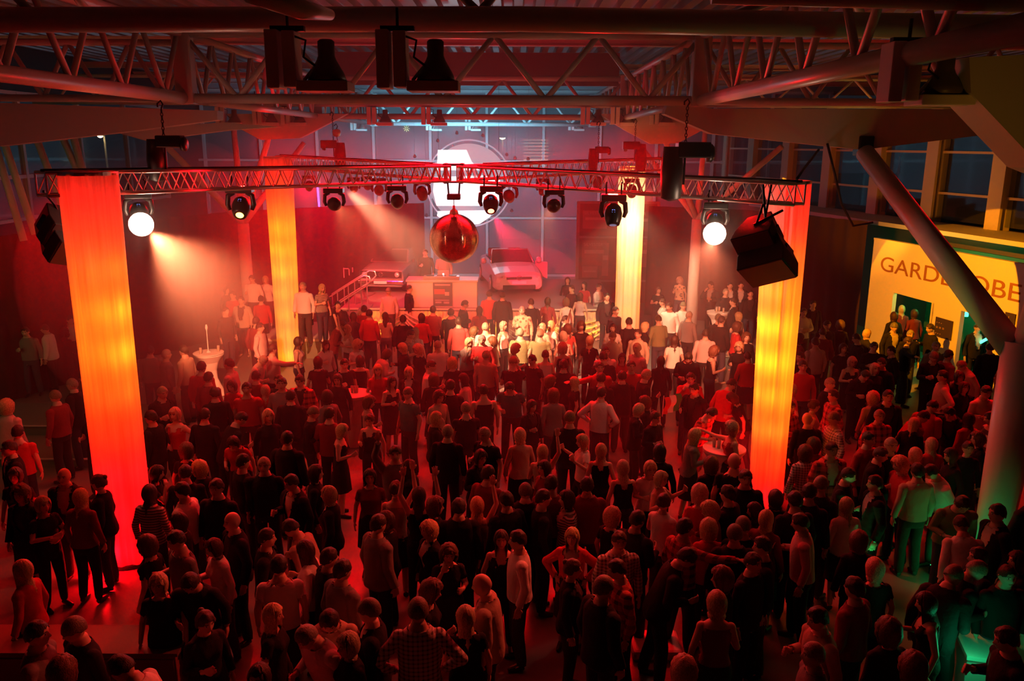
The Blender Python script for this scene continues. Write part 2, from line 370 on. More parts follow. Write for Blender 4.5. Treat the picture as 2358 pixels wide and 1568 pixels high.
b3 = PZ(2262, 1345, 0); n3 = P(2372, 790, b3.y)
treecol('tree_column', 'thick pale column at the right edge with a strut to the girder', b3, n3+Vector((0, 0, 0)), [P(2480, 420, 9.5)], .20, .33)
tp = P(1992, 352, 15.0); lo = P(2330, 800, b3.y+.1)
tag(MB().tube([lo, tp], [.19, .16], 20).build('diagonal_strut', M_steel, smooth=True), 'long diagonal strut crossing before the cloakroom wall up to the girder point', 'strut')
tag(MB().box(tp+Vector((0, .1, .12)), (.26, .3, .34)).build('strut_bracket', M_blackm, bevel=.02), 'dark bracket where the diagonal strut meets the white girder', 'bracket')
# hanging cables at right
for i, pts in enumerate(([(1905, 330), (1922, 400), (1938, 470), (1965, 520), (2010, 512)], [(1885, 345), (1850, 390), (1835, 412)])):
    yy = [14.8]*len(pts) if i == 0 else [14.8, 13.6, 12.6]
    tag(MB().tube([P(x, y, d) for (x, y), d in zip(pts, yy)], .022, 8).build('power_cable', M_cable, smooth=True), ['loose black cable drooping from the right girder to the curtain', 'taut black cable from the right girder to the truss end'][i], 'cable')
# ---- black curtains
def curtain(path, z, label):
    pts = []; 
    for (a, b) in zip(path, path[1:]):
        a, b = Vector(a), Vector(b); L = (b-a).length; n = max(2, int(L/.09)); nrm = Vector((-(b-a).y, (b-a).x)).normalized()
        for k in range(n): pts.append(a+(b-a)*(k/n)+nrm*(.05*math.sin(k*1.05)+.02*math.sin(k*.37)))
    vs = [(p.x, p.y, .01) for p in pts]+[(p.x, p.y, z) for p in pts]; n = len(pts)
    mb = MB(); mb.add(vs, [(k, k+1, n+k+1, n+k) for k in range(n-1)])
    o = mb.build('black_curtain', M_curtain, smooth=True); tag(o, label, 'curtain', 'black curtains closing off the hall'); return o
curtain([(-12.6, 18.2), (-12.0, 19.7), (-10.9, 23), (-8.9, 26.9), (-5.8, 29.5), (-3.2, 31)], 4.0, 'black floor length curtain closing the left side up to the stage')
curtain([(4.9, 30.0), (8, 28.4), (10.45, 24.2)], 4.0, 'black floor length curtain between stage shelves and the cloakroom wall')
# ---- cloakroom wall (along AB), doors, lettering
A = Vector((10.55, 24.1, 0)); B = Vector((11.92, 17.8, 0)); U = (B-A).normalized(); Nn = Vector((-U.y, U.x, 0))
if Nn.x > 0: Nn = -Nn
gw = thing('wall_cloakroom', '', ''); del gw['label']; del gw['category']; gw['kind'] = 'structure'
def gpt(s, z, off=0): return A+U*s+Nn*off+Vector((0, 0, z))
RG = Matrix((U, -Nn, Vector((0, 0, 1)))).transposed()   # local x along wall, local y into wall, z up
def gs(px):   # where a pixel column near door height meets the wall
    best = None
    for k in range(0, 650):
        s = k*.01; q = gpt(s, 2.1); v = CROT.transposed() @ (q-Vector((0, 0, CAMZ))); x = CXP+FPX*v.x/-v.z
        if x >= px: return s
    return 6.4
d1a, d1b, d2a, d2b = gs(2057), gs(2145), gs(2213), gs(2290); GH = 3.5; DH = 2.12; Lw = (B-A).length
def gbox(s0, s1, z0, z1, name='panel', m=M_white, off=0, th=.12):
    return MB().box(gpt((s0+s1)/2, (z0+z1)/2, off-th/2), (s1-s0, th, z1-z0), RG).build(name, m, gw)
gbox(0, d1a, 0, GH); gbox(d1a, d1b, DH, GH); gbox(d1b, d2a, 0, GH); gbox(d2a, d2b, DH, GH); gbox(d2b, Lw, 0, GH)
gbox(d1b+.05, d1b+.10, 0, DH, 'door_reveal'); 
gbox(0, Lw, GH, GH+.05, 'coping', M_white, .02, .16)
gbox(-.1, Lw+.1, .0, 3.3, 'rear_lining', mat('dark_green_lining', (.03, .10, .07), .7), -2.1, .1)
M_letter = mat('projected_letters', (.30, .12, .02), .7)  # letters of the light projection put in as a dark orange colour
txt = text('lettering', 'GARDEROBE', .60, gpt(gs(2020), 2.66, .006), RG @ Matrix.Rotation(R(90), 3, 'X'), M_letter, gw, .003)
# size text to reach px 2335
wid = max(v.co.x for v in txt.data.vertices); k = (gs(2348)-gs(2020)-.1)/wid
for v in txt.data.vertices: v.co.x *= k
M_tubeg = mat('green_neon', (.1, .9, .5), .3, emit=(.05, 1, .45), es=5)
for i, (a, b) in enumerate(((gpt((d1a+d1b)/2+.1, 2.1, -1.7), gpt((d1a+d1b)/2+.1, 1.55, -1.7)), (gpt(d2a+.05, 1.25, -.6), gpt(d2a+.75, 1.75, -.6)))):
    tag(MB().tube([a, b], .035 if i else .07, 10).build('neon_tube', M_tubeg, smooth=True), ['upright green neon tube inside the first cloakroom doorway', 'slanted green neon tube inside the second cloakroom doorway'][i], 'neon tube')
# small sign and price list on the wall
def gsign(px, z, w_, h_, label, txts, cat='sign'):
    s = gs(px); t = thing('wall_sign', label, cat, tuple(gpt(s, z, .02)))
    MB().box((0, 0, 0), (w_, .02, h_), RG).build('sign_panel', mat('dark_sign', (.05, .035, .02), .5), t)
    for i, tx in enumerate(txts):
        q = text('sign_text', tx, h_*.8/len(txts), tuple(Nn*.014+U*(-w_*.42)+Vector((0, 0, h_*.42-(i+.85)*h_*.86/len(txts)))), RG @ Matrix.Rotation(R(90), 3, 'X'), mat('sign_print', (.7, .45, .1), .6), t, .001)
gsign(2325, 2.1, .30, .55, 'small dark notice at the right end of the cloakroom wall', ['I I', '= =', 'I I'])
gsign(2180, 1.55, .62, .50, 'dark price board between the two cloakroom doorways', ['- - -', '= = =', '- - -'])
# ---- outside
M_ground = mat('wet_asphalt', (.04, .04, .045), .5)
struct(MB().box((0, 80, -.6), (200, 240, .2)).build('ground_outside', M_ground))
M_bld = mat('pale_facade', (.30, .30, .32), .8); M_blds = mat('lit_office_window', (.6, .55, .42), .6, emit=(.8, .72, .5), es=.9)
def lamp(px, py, y, label, s=1.0, col=(1, .62, .22), es=60):
    p = P(px, py, y); t = thing('street_lamp', label, 'street lamp', (p.x, p.y+.4, -.5), 0, 'street lamps outside')
    MB().tube([(0, 0, 0), (0, 0, p.z+.7), (0, -.4, p.z+.75)], .05, 8).build('pole', M_grey, t)
    MB().box((0, -.4, p.z+.62), (.28*s, .30*s, .13*s)).build('lamp_head', M_grey, t)
    MB().lathe([(.02, -.09*s), (.10*s, -.05*s), (.13*s, 0)], (0, -.4, p.z+.54), 12).build('lamp_glass', mat('sodium_glow', col, .4, emit=col, es=es), t, smooth=True)
lamp(1157, 318, 55, 'street lamp seen beyond the back windows right of the round screen', 1.6)
lamp(1823, 341, 50, 'street lamp seen through the window above the front right truss end', 1.4)
lamp(231, 315, 42, 'street lamp beyond the left windows', 1.0)
lamp(357, 317, 42, 'bright street lamp beyond the left windows behind the chain hoist', 1.5)
lamp(2120, 343, 45, 'street lamp beside the flagpole outside', .8)
lamp(2267, 357, 45, 'street lamp outside the rightmost cloakroom window', .8)
b = thing('office_building', 'pale office building outside the back windows with one blinded lit window', 'building', (3.5, 62, -.5))
MB().box((0, 0, 4.4), (9, 6, 8.8)).build('wall', M_bld, b)
p = P(1234, 355, 58.9); p2 = P(1264, 325, 58.9)
wn = MB().box((p.x-3.5, -3.05, p.z+.5), (1.7, .08, 2.0)).build('window', M_blds, b)
for k in range(9): MB().box((p.x-3.5, -3.12, p.z-.4+k*.22), (1.72, .04, .09)).build('blind_slat', M_bld, wn)
p = P(1852, 382, 44); tag(MB().box((p.x, 46, p.z/2-.2), (2.2, 3, p.z*1.0+1.4)).build('white_kiosk', M_white), 'pale low building seen through the window above the right truss', 'building')
for i, (px, h) in enumerate(((2055, 360), (2118, 300))):
    p = P(px, 545, 36.5); p = Vector((p.x, 40, 0)); top = P(px+18, h-(40 if i else 0), 40)
    t = thing('flagpole', ['flagpole with a drooping white flag outside the right windows', 'bare flagpole outside the right windows'][i], 'flagpole', (top.x, 40, -.5))
    MB().tube([(0, 0, 0), (0, 0, top.z+.5)], .05, 8).build('pole', M_white, t)
    if i == 0:
        pts = [(-.05, -.05, top.z+.2), (-.30, -.1, top.z-1.2), (-.48, 0, top.z-3.2), (-.02, .06, top.z-3.3), (-.02, 0, top.z)]
        mb = MB(); mb.add(pts+[(x, y+.03, z) for x, y, z in pts], [(0, 1, 2, 3, 4), (9, 8, 7, 6, 5)]); mb.build('flag', M_white, t)
# ---------------------------------------------------------------- lighting truss (X shaped)
HT = .15
def arm(a, b, label):
    a, b = Vector(a), Vector(b); t = thing('lighting_truss', label, 'truss', tuple(a), 0, 'arms of the lighting truss')
    d = b-a; L = d.length; u = d.normalized(); side = u.cross(Vector((0, 0, 1))).normalized(); up = side.cross(u)
    cs = [side*sx*HT+up*sz*HT for sx, sz in ((-1, -1), (1, -1), (1, 1), (-1, 1))]
    for c in cs: MB().tube([c, c+d], .025, 8).build('chord', M_alu, t, smooth=True)
    mb = MB(); n = int(L/.30)
    for i in range(n):
        p, q = d*(i/n), d*((i+1)/n); m_ = (p+q)/2
        for c1, c2 in ((0, 3), (1, 2), (0, 1), (3, 2)):
            mb.tube([cs[c1]+p, cs[c2]+m_], .010, 5, caps=False); mb.tube([cs[c2]+m_, cs[c1]+q], .010, 5, caps=False)
    o = mb.build('lacing', M_alu, t); o['kind'] = 'stuff'
    for p in (Vector((0, 0, 0)), d):
        for k in range(4): MB().tube([cs[k]+p, cs[(k+1) % 4]+p], .015, 6).build('end_bar', M_alu, t)
    cb = [p for p in [up*(HT+.03)+side*.05*math.sin(k*1.3)+d*(k/14) for k in range(1, 15)]]
    MB().tube(cb, .022, 6).build('power_cable', M_cable, t, smooth=True)
    return t
e = .28
for q, nm in ((TNL, 'front left'), (TNR, 'front right'), (TFL, 'rear left'), (TFR, 'rear right')):
    u = (q-TC).normalized(); arm(TC+u*e, q, 'aluminium lighting truss arm running from the centre to the %s fabric column' % nm)
t = thing('truss_corner', 'square truss block where the four lighting truss arms cross', 'truss', tuple(TC))
for sx in (-1, 1):
    for sy in (-1, 1): MB().box((sx*.17, sy*.17, 0), (.06, .06, .42)).build('corner_post', M_alu, t)
MB().box((0, 0, .18), (.44, .44, .04)).build('cover_plate', M_blackm, t); MB().box((0, 0, -.18), (.44, .44, .03)).build('cover_plate', M_blackm, t)
# ---------------------------------------------------------------- fabric columns
def fabric_mat():
    m = bpy.data.materials.new('stretched_white_fabric'); m.use_nodes = True; n = m.node_tree; n.nodes.clear()
    o = n.nodes.new('ShaderNodeOutputMaterial'); t = n.nodes.new('ShaderNodeBsdfTranslucent'); t.inputs[0].default_value = (.9, .88, .85, 1)
    d = n.nodes.new('ShaderNodeBsdfDiffuse'); d.inputs[0].default_value = (.8, .78, .76, 1); x = n.nodes.new('ShaderNodeMixShader'); x.inputs[0].default_value = .45
    tc = n.nodes.new('ShaderNodeTexCoord'); mp = n.nodes.new('ShaderNodeMapping'); mp.inputs['Scale'].default_value = (9, 9, .25); nz = n.nodes.new('ShaderNodeTexNoise'); nz.inputs['Scale'].default_value = 2.2; nz.inputs['Detail'].default_value = 3
    bp = n.nodes.new('ShaderNodeBump'); bp.inputs['Strength'].default_value = .5; bp.inputs['Distance'].default_value = .05
    mr = n.nodes.new('ShaderNodeMapRange'); mr.inputs['From Min'].default_value = .3; mr.inputs['From Max'].default_value = .7; mr.inputs['To Min'].default_value = .55; mr.inputs['To Max'].default_value = 1.0
    vm = n.nodes.new('ShaderNodeVectorMath'); vm.operation = 'SCALE'; vm.inputs[0].default_value = (.9, .88, .85)
    L = n.links.new
    L(tc.outputs['Object'], mp.inputs['Vector']); L(mp.outputs[0], nz.inputs['Vector']); L(nz.outputs['Fac'], bp.inputs['Height']); L(bp.outputs[0], d.inputs['Normal'])
    L(nz.outputs['Fac'], mr.inputs['Value']); L(mr.outputs[0], vm.inputs['Scale']); L(vm.outputs[0], t.inputs[0])
    L(t.outputs[0], x.inputs[1]); L(d.outputs[0], x.inputs[2]); L(x.outputs[0], o.inputs[0]); return m
M_fab = fabric_mat()
def fabcol(label, x, y, ztop, r0, r1, seed, lights, topc=(1, .2, .05), gather=False, xt=0, yt=0):
    t = thing('fabric_column', label, 'fabric column', (x, y, 0), 0, 'lit fabric columns')
    rnd = random.Random(seed); ph = [rnd.random()*6.28 for _ in range(6)]; seg = 72; rings = []
    for i in range(25):
        f = i/24; z = .06+f*(ztop-.06); r = r0+(r1-r0)*f
        rg = []
        for k in range(seg):
            a = 2*PI*k/seg; amp = (.010+.016*(1-f))
            rr = r*(1+amp*2*(math.sin(7*a+ph[0]+f)+.7*math.sin(12*a+ph[1]-f*2)+.5*math.sin(19*a+ph[2])))
            if gather: rr *= 1-.22*math.exp(-((a-4.35-f*.18)/.09)**2)
            rg.append(Vector((rr*math.cos(a)+xt*f, rr*math.sin(a)+yt*f, z)))
        rings.append(rg)
    mb = MB(); mb.loft(rings, caps=False); mb.build('fabric_sleeve', M_fab, t, smooth=True)
    MB().lathe([(r0*.98, 0), (r0*1.06, .01), (r0*1.06, .06), (r0*.9, .07)], (0, 0, 0), 36).build('base_plate', M_blackm, t, smooth=False)
    mb = MB(); mb.lathe([(r1*.93, 0), (r1*1.005, 0), (r1*1.005, .05), (r1*.93, .05), (r1*.93, 0)], (xt, yt, ztop-.03), 40, caps=False); mb.build('top_hoop', M_alu, t, smooth=False)
    for k in range(4):
        a = PI/4+k*PI/2; MB().tube([(.14*math.cos(a), .14*math.sin(a), .06), (.14*math.cos(a)+xt, .14*math.sin(a)+yt, ztop-.05)], .012, 6).build('inner_pole', M_alu, t)
    for i, (z, pw, c, dx, dy) in enumerate(lights):
        point('column_lamp', (x+dx+xt*z/ztop, y+dy+yt*z/ztop, z), pw, c, .10)
    return t
pNL = PZ(300, 1288, 0); pNR = PZ(1762, 1168, 0); pFL = PZ(669, 838, 0); pFR = PZ(1440, 826, 0)
def topoff(px, py, z, b):
    q = PZ(px, py, z); return q
def prof(k, tb):
    return [(z, p*k, c, dx, -.04) for z, p, c, dx in tb]
def fc(label, base, tp, r0, r1, seed, lamps, gather=False):
    top = P(tp[0], tp[1], base.y)
    return fabcol(label, base.x, base.y, top.z, r0, r1, seed, lamps, gather=gather, xt=top.x-base.x, yt=0)
O1, O2, O3, O4 = (1, .008, .001), (1, .085, .004), (1, .15, .004), (1, .26, .005)
fc('tall lit fabric column at the front left, red at its foot', pNL, (203, 398), .34, .375, 1, prof(.8, [(.3, 26, RED, 0), (.9, 28, RED, 0), (1.5, 28, RED, 0), (2.1, 20, O1, .05), (2.7, 22, (1, .05, .002), .08), (3.3, 26, O3, .12), (3.9, 26, O3, .12), (4.5, 20, O2, .10), (5.0, 14, O1, .05), (5.45, 14, RED, 0)]))
fc('tall lit fabric column at the front right with a dark fold line', pNR, (1815, 418), .27, .36, 2, prof(.85, [(.3, 22, RED, 0), (.9, 22, O1, 0), (1.5, 24, O2, -.03), (2.1, 26, O3, -.05), (2.7, 28, O4, -.08), (3.3, 28, O4, -.1), (3.9, 24, O3, -.1), (4.4, 16, O2, -.05), (4.9, 14, RED, 0), (5.4, 12, RED, 0)]), True)
fc('lit fabric column at the rear left beside the stage stairs', pFL, (640, 362), .30, .375, 3, prof(.95, [(.3, 20, O4, 0), (.9, 20, O3, 0), (1.5, 22, O3, 0), (2.1, 24, O3, -.02), (2.7, 26, O4, -.03), (3.3, 28, O4, -.03), (3.9, 26, O4, -.02), (4.4, 18, O2, 0), (4.9, 14, O1, 0), (5.4, 12, RED, 0)]))
fc('lit fabric column at the rear right near the posters', pFR, (1456, 385), .34, .375, 4, prof(.95, [(.3, 20, O2, 0), (.9, 20, O2, 0), (1.5, 22, O3, 0), (2.1, 24, O3, .05), (2.7, 26, O4, .08), (3.3, 28, O4, .08), (3.9, 34, (1, .5, .08), .05), (4.5, 40, (1, .6, .25), 0), (5.0, 30, (1, .5, .2), 0), (5.5, 12, O3, 0)]))

# ---------------------------------------------------------------- moving heads
LENS = {}
def lensmat(nm, col, es):
    return mat('lens_'+nm, (.05, .05, .05), .1, emit=col, es=es)
M_head = mat('moving_head_shell', (.035, .03, .03), .28)
def moving_head(px, py, y, size, tgt, label, lens=None, lp=0, hang=.12, globe=0, bt=None):
    """px,py = centre of the lamp head; y = distance"""
    c = P(px, py, y); t = thing('moving_head_lamp', label, 'stage lamp', tuple(c), 0, 'moving head lamps on the lighting truss'); s = size
    d = (Vector(tgt)-c).normalized(); pan = math.atan2(d.y, d.x)+PI/2; Rz = Matrix.Rotation(pan, 3, 'Z')
    # base box above
    MB().box((0, 0, .60*s), (.86*s, .60*s, .22*s), Rz).build('base_box', M_head, t, bevel=.015*s*2)
    for sx in (-1, 1):
        ck = MB(); v = Rz @ Vector((sx*.26*s, 0, 0)); ck.tube([v+Vector((0, 0, .70*s)), v+Vector((0, .03, .78*s+hang)), v+Vector((0, -.02, .86*s+hang))], .03*s, 8); ck.build('hook_clamp', M_blackm, t)
        y0 = [Rz @ Vector((sx*.20*s, 0, .50*s)), Rz @ Vector((sx*.40*s, 0, .40*s)), Rz @ Vector((sx*.43*s, 0, .1*s)), Rz @ Vector((sx*.36*s, 0, -.08*s))]
        MB().tube(y0, [.07*s, .09*s, .085*s, .06*s], 8).build('yoke_arm', M_head, t, smooth=True)
    Rt = d.to_track_quat('Z', 'Y').to_matrix()
    MB().lathe([(.02*s, -.42*s), (.17*s, -.38*s), (.27*s, -.25*s), (.31*s, -.05*s), (.29*s, .14*s), (.24*s, .30*s), (.22*s, .36*s), (.17*s, .37*s)], (0, 0, 0), 20, rot=Rt).build('lamp_head', M_head, t, smooth=True)
    MB().lathe([(.175*s, .345*s), (.12*s, .375*s), (.0*s, .39*s)], (0, 0, 0), 20, rot=Rt, caps=False).build('lens', lens or mat('dark_lens', (.05, .06, .1), .06), t, smooth=True)
    if globe: MB().lathe([(.001, 1.02*s)]+[(.40*s*math.sin(PI*k/12), (.62+.40*math.cos(PI*k/12))*s) for k in range(1, 11)], (0, 0, 0), 20, rot=Rt, caps=False).build('glare_dome', lens, t, smooth=True)  # added glowing dome that gives the lamp's glare a visible shape
    MB().box(Rt @ Vector((0, .29*s, -.05*s)), (.10*s, .02*s, .10*s), Rt).build('display', mat('blue_display', (.02, .02, .03), .2, emit=(.2, .3, 1), es=1.2), t)
    if lp:
        bd = (Vector(bt)-c).normalized() if bt is not None else d
        spot('lamp_beam', c+(d*.5+bd*1.15)*s if bt is not None else c+d*(1.06 if globe else .45)*s, bt if bt is not None else tgt, lp[0], lp[1], lp[2], lp[3] if len(lp) > 3 else .3, .05)
    return t
L_hot = lensmat('white', (1, .62, .42), 28); L_or = lensmat('orange', (1, .45, .05), 14); L_red = lensmat('red', (1, .12, .06), 12); L_cy = lensmat('pale', (.7, .8, 1), 10)
moving_head(320, 490, 12.6, .44, P(372, 760, 10.8), 'glaring white moving head lamp below the front left truss arm', L_hot, (15000, (1, .23, .09), 34, .9), globe=1, bt=P(600, 790, 22.0))
moving_head(1646, 512, 13.2, .44, P(1640, 780, 11.2), 'glaring white moving head lamp below the front right truss arm', L_hot, (8000, (1, .22, .10), 36, .9), globe=1, bt=P(1575, 770, 22))
moving_head(555, 478, 14.1, .50, P(500, 800, 11.8), 'moving head lamp with orange lens, left tree column behind it', L_or, (500, RED, 22, .5))
moving_head(770, 470, 15.6, .42, P(900, 620, 27), 'moving head lamp below the front left truss arm aiming at the old car', None, (2600, (1, .30, .10), 22, .5))
moving_head(915, 464, 16.6, .44, (-3, 24, 1), 'moving head lamp on the front left truss arm nearest the mirror ball', None, (60, RED, 18, .4))
moving_head(873, 438, 20.0, .40, P(878, 650, 28), 'moving head lamp behind the truss throwing a pink shaft straight down', None, (9000, (1, .22, .12), 13, .3))
moving_head(972, 445, 19.2, .42, (-1.6, 22, 1), 'slim reddish moving head lamp left of the mirror ball wire')
moving_head(815, 432, 21, .36, P(850, 640, 27), 'small moving head lamp on the rear left truss arm', None, (500, RED, 12, .3))
moving_head(846, 428, 21.6, .34, (-4, 30, 1), 'smallest moving head lamp on the rear left truss arm')
moving_head(1130, 470, 16.6, .50, P(1140, 760, 14.4), 'moving head lamp with glowing lens throwing a red shaft onto the convertible', L_red, (30000, (1, .0, .04), 9, .12), bt=P(1215, 605, 27.5))
moving_head(1172, 452, 19.4, .44, (1, 26, 1), 'moving head lamp right behind the glowing one near the mirror ball')
moving_head(1275, 474, 15.4, .42, P(1180, 640, 27), 'moving head lamp on the front right truss arm aiming at the stage', None, (2200, (1, .32, .12), 22, .5))
moving_head(1412, 495, 13.9, .48, (1.5, 12, .5), 'moving head lamp in front of the rear right fabric column', mat('round_lens', (.12, .12, .16), .05, emit=(.3, .3, .5), es=.5))
moving_head(712, 428, 22, .38, P(690, 700, 27), 'moving head lamp with pale lens beside the violet neon tube', L_cy, (500, (1, .5, .3), 18, .3))
moving_head(1455, 440, 21.5, .44, P(1450, 600, 23), 'moving head lamp flooding the rear right fabric column', None, (1200, (1, .72, .40), 80, .5))
moving_head(1375, 420, 20.4, .38, (2, 22, .5), 'moving head lamp behind the front right truss arm midway')
moving_head(1250, 436, 20, .36, (0, 16, 1), 'small moving head lamp on the rear right truss arm')

# ---------------------------------------------------------------- disco ball
BC = P(1046, 549, 17.9); BR = .535
t = thing('mirror_ball', 'large mirror ball hanging below the crossing of the lighting truss', 'mirror ball', tuple(BC))
m, n, b_ = nt('mirror_tiles'); b_.inputs['Base Color'].default_value = (1, .86, .66, 1); b_.inputs['Metallic'].default_value = 1; b_.inputs['Roughness'].default_value = .17; b_.inputs['Anisotropic'].default_value = .96; b_.inputs['Anisotropic Rotation'].default_value = .25
tg_ = n.nodes.new('ShaderNodeTangent'); tg_.direction_type = 'RADIAL'; tg_.axis = 'Z'; n.links.new(tg_.outputs[0], b_.inputs['Tangent'])
mb = MB(); nl = 64
for i in range(nl):
    p0, p1 = PI*i/nl, PI*(i+1)/nl; nk = max(6, int(128*math.sin((p0+p1)/2))); g = .06
    for k in range(nk):
        a0, a1 = 2*PI*(k+g)/nk, 2*PI*(k+1-g)/nk; q0, q1 = p0+(p1-p0)*g, p1-(p1-p0)*g
        c_ = (a0+a1)/2; j = noise.noise(Vector((i*3.7, k*1.9, 0)))*.003
        vs = [(BR*math.sin(q)*math.cos(a+j), BR*math.sin(q)*math.sin(a+j), BR*math.cos(q)+j*.2) for q, a in ((q0, a0), (q1, a0), (q1, a1), (q0, a1))]
        mb.add(vs, [(0, 1, 2, 3)])
o = mb.build('mirror_tiles', m, t); o['kind'] = 'stuff'
MB().lathe([(.001, -BR*.985)]+[(BR*.985*math.sin(PI*k/24), -BR*.985*math.cos(PI*k/24)) for k in range(1, 24)]+[(.001, BR*.985)], (0, 0, 0), 40, caps=False).build('core_ball', M_blackm, t, smooth=True)
MB().lathe([(.10, BR*.97), (.08, BR+.06), (.03, BR+.10), (.025, BR+.17)], (0, 0, 0), 16).build('hanging_cap', M_alu, t, smooth=True)
mp = P(1045, 453, 17.9)
MB().tube([(0, 0, BR+.15), (0, 0, mp.z-BC.z)], .008, 6).build('hanging_wire', M_cable, t)
t = thing('ball_motor', 'small black motor box holding the mirror ball', 'motor', tuple(mp))
MB().box((0, 0, 0), (.28, .22, .12)).build('motor_case', M_black, t, bevel=.015)
for sx in (-1, 1): MB().tube([(sx*.11, 0, .06), (sx*.13, 0, TC.z-.17-mp.z)], .018, 8).build('strap', M_cable, t)
# ---------------------------------------------------------------- chain hoists
def hoist(px, py, y, s, topy, label, side=1, bag=1, bot=None):
    c = P(px, py, y); t = thing('chain_hoist', label, 'hoist', tuple(c), 0, 'chain hoists carrying the lighting truss')
    MB().box((side*.10*s, 0, 0), (.42*s, .24*s, .20*s)).build('motor_case', M_blackm, t, bevel=.02)
    MB().lathe([(.11*s, 0), (.12*s, .06*s), (.09*s, .09*s)], (side*.28*s, 0, -.04*s), 14, rot=Matrix.Rotation(R(90), 3, 'Y')).build('motor_cap', M_blackm, t, smooth=True)
    if bag: MB().lathe([(.03*s, -.66*s), (.13*s, -.62*s), (.15*s, -.3*s), (.12*s, .04*s)], (-side*.16*s, 0, 0), 16).build('chain_bag', M_black, t, smooth=True)
    z = .1*s; top = P(px, topy, y).z-c.z; k = 0; mb = MB()
    zz = z
    while zz < top:
        Rk = Matrix.Rotation(PI/2*(k % 2), 3, 'Z'); pts = [Rk @ Vector((.018*math.cos(a)*1.0, 0, .032*math.sin(a)))+Vector((0, 0, zz)) for a in [2*PI*j/8 for j in range(9)]]
        mb.tube(pts, .007, 5, caps=False); zz += .05; k += 1
    o = mb.build('chain', M_blackm, t); o['kind'] = 'stuff'
    MB().tube([(0, 0, top), (.03, 0, top+.06), (0, 0, top+.11), (-.05, 0, top+.07), (-.05, 0, top+.02)], .014, 8).build('top_hook', M_blackm, t, smooth=True)
    if bot is not None:
        zb = P(px, bot, y).z-c.z; MB().tube([(0, 0, -.08*s), (0, 0, zb)], .018, 6).build('lifting_chain', M_blackm, t)
    return t
hoist(378, 326, 12.6, .9, 250, 'black chain hoist above the front left truss arm', 1, 1, 400)
hoist(768, 332, 21.5, 1.0, 268, 'black chain hoist above the rear left truss arm', -1, 1, 360)
hoist(1378, 345, 20.5, .8, 290, 'thin chain hoist above the rear right truss arm nearest the centre', 1, 1, 375)
hoist(1462, 335, 21.5, 1.0, 285, 'chain hoist above the rear right fabric column', -1, 1, 372)
hoist(1578, 345, 13.2, 1.2, 245, 'large black chain hoist hanging from the roof corner post', 1, 1, 425)
p = P(775, 306, 21.5); t = thing('hook_block', 'round steel pulley hook hanging beside the rear left hoist', 'pulley', tuple(p))
MB().lathe([(.02, -.10), (.09, -.07), (.11, 0), (.09, .07), (.02, .10)], (0, 0, 0), 14).build('pulley_body', M_alu, t, smooth=True)
MB().tube([(0, 0, .1), (.03, 0, .16), (0, 0, .22), (-.06, 0, .17)], .014, 6).build('hook', M_blackm, t)
MB().tube([(0, 0, -.1), (.05, 0, -.4), (.04, 0, -.7)], .012, 6).build('chain_end', M_blackm, t)
# ---------------------------------------------------------------- flood lights under roof trusses
M_boxm = mat('ballast_grey', (.78, .72, .66), .5); M_refl = mat('reflector_black', (.16, .12, .11), .4)
def flood(px, py, y, s, label, flip=1, rz=0):
    c = P(px, py, y); t = thing('flood_light', label, 'flood light', tuple(c), rz, 'unlit flood lights hung from the roof')
    MB().box((-.11*s*flip-.03*s, 0, -.16*s), (.13*s, .30*s, .56*s)).build('ballast_box', M_boxm, t, bevel=.01)
    MB().box((.03*s*flip, 0, -.16*s), (.13*s, .28*s, .54*s)).build('ballast_box', M_boxm, t, bevel=.01)
    MB().box((0, 0, .14*s), (.34*s, .08*s, .05*s)).build('bracket', M_blackm, t)
    MB().tube([(.08*s*flip, -.1*s, .06*s), (.20*s*flip, -.1*s, .02*s), (.17*s*flip, -.1*s, -.14*s), (.28*s*flip, -.1*s, -.22*s)], .012*s, 6).build('flex_cable', M_cable, t, smooth=True)
    MB().tube([(0, 0, .14*s), (0, 0, .34*s)], .015, 6).build('hanger_rod', M_blackm, t)
    MB().lathe([(.20*s, -.12*s), (.17*s, -.04*s), (.10*s, .08*s), (.085*s, .12*s), (.085*s, .26*s), (.06*s, .28*s)], (.38*s*flip, 0, -.24*s), 20).build('reflector', M_refl, t, smooth=True)
    MB().box((.36*s*flip, 0, -.42*s), (.52*s, .40*s, .10*s)).build('visor_frame', M_boxm, t, bevel=.01)
    MB().tube([(.14*s*flip, 0, -.36*s), (.26*s*flip, 0, -.22*s)], .02*s, 6).build('stirrup', M_boxm, t)
    return t
flood(664, 100, 8.2, .93, 'large flood light left of centre below the thick roof tube')
flood(916, 100, 8.2, .93, 'large flood light hanging nearest the centre below the thick roof tube')
flood(2090, 128, 7.2, .85, 'large flood light with a pale ballast box at the right below the roof tube')
nm = ['first', 'second', 'third', 'fourth', 'fifth', 'sixth', 'seventh', 'eighth']
for i, px in enumerate((512, 597, 662, 860, 985, 1352, 1420, 1510)):
    flood(px, 255, 24.6, .88, 'flood light on the rail below the bulkhead truss, %s from the left' % nm[i])
for i, px in enumerate((816, 990, 1080, 1318)):
    flood(px, 280, 35.5, .80, 'small flood light on the far rail near the back windows, %s from the left' % nm[i])
for y, (x0, x1), lb in ((24.6, (-8.9, 4.6), 'thin white rail carrying eight flood lights under the bulkhead truss'), (35.5, (-8, 5), 'thin white rail carrying small flood lights near the back windows')):
    z = P(1000, 243 if y < 30 else 270, y).z; tag(MB().tube([(x0, y, z), (x1, y, z)], .05, 10).build('lamp_rail', M_steel, smooth=True), lb, 'rail')
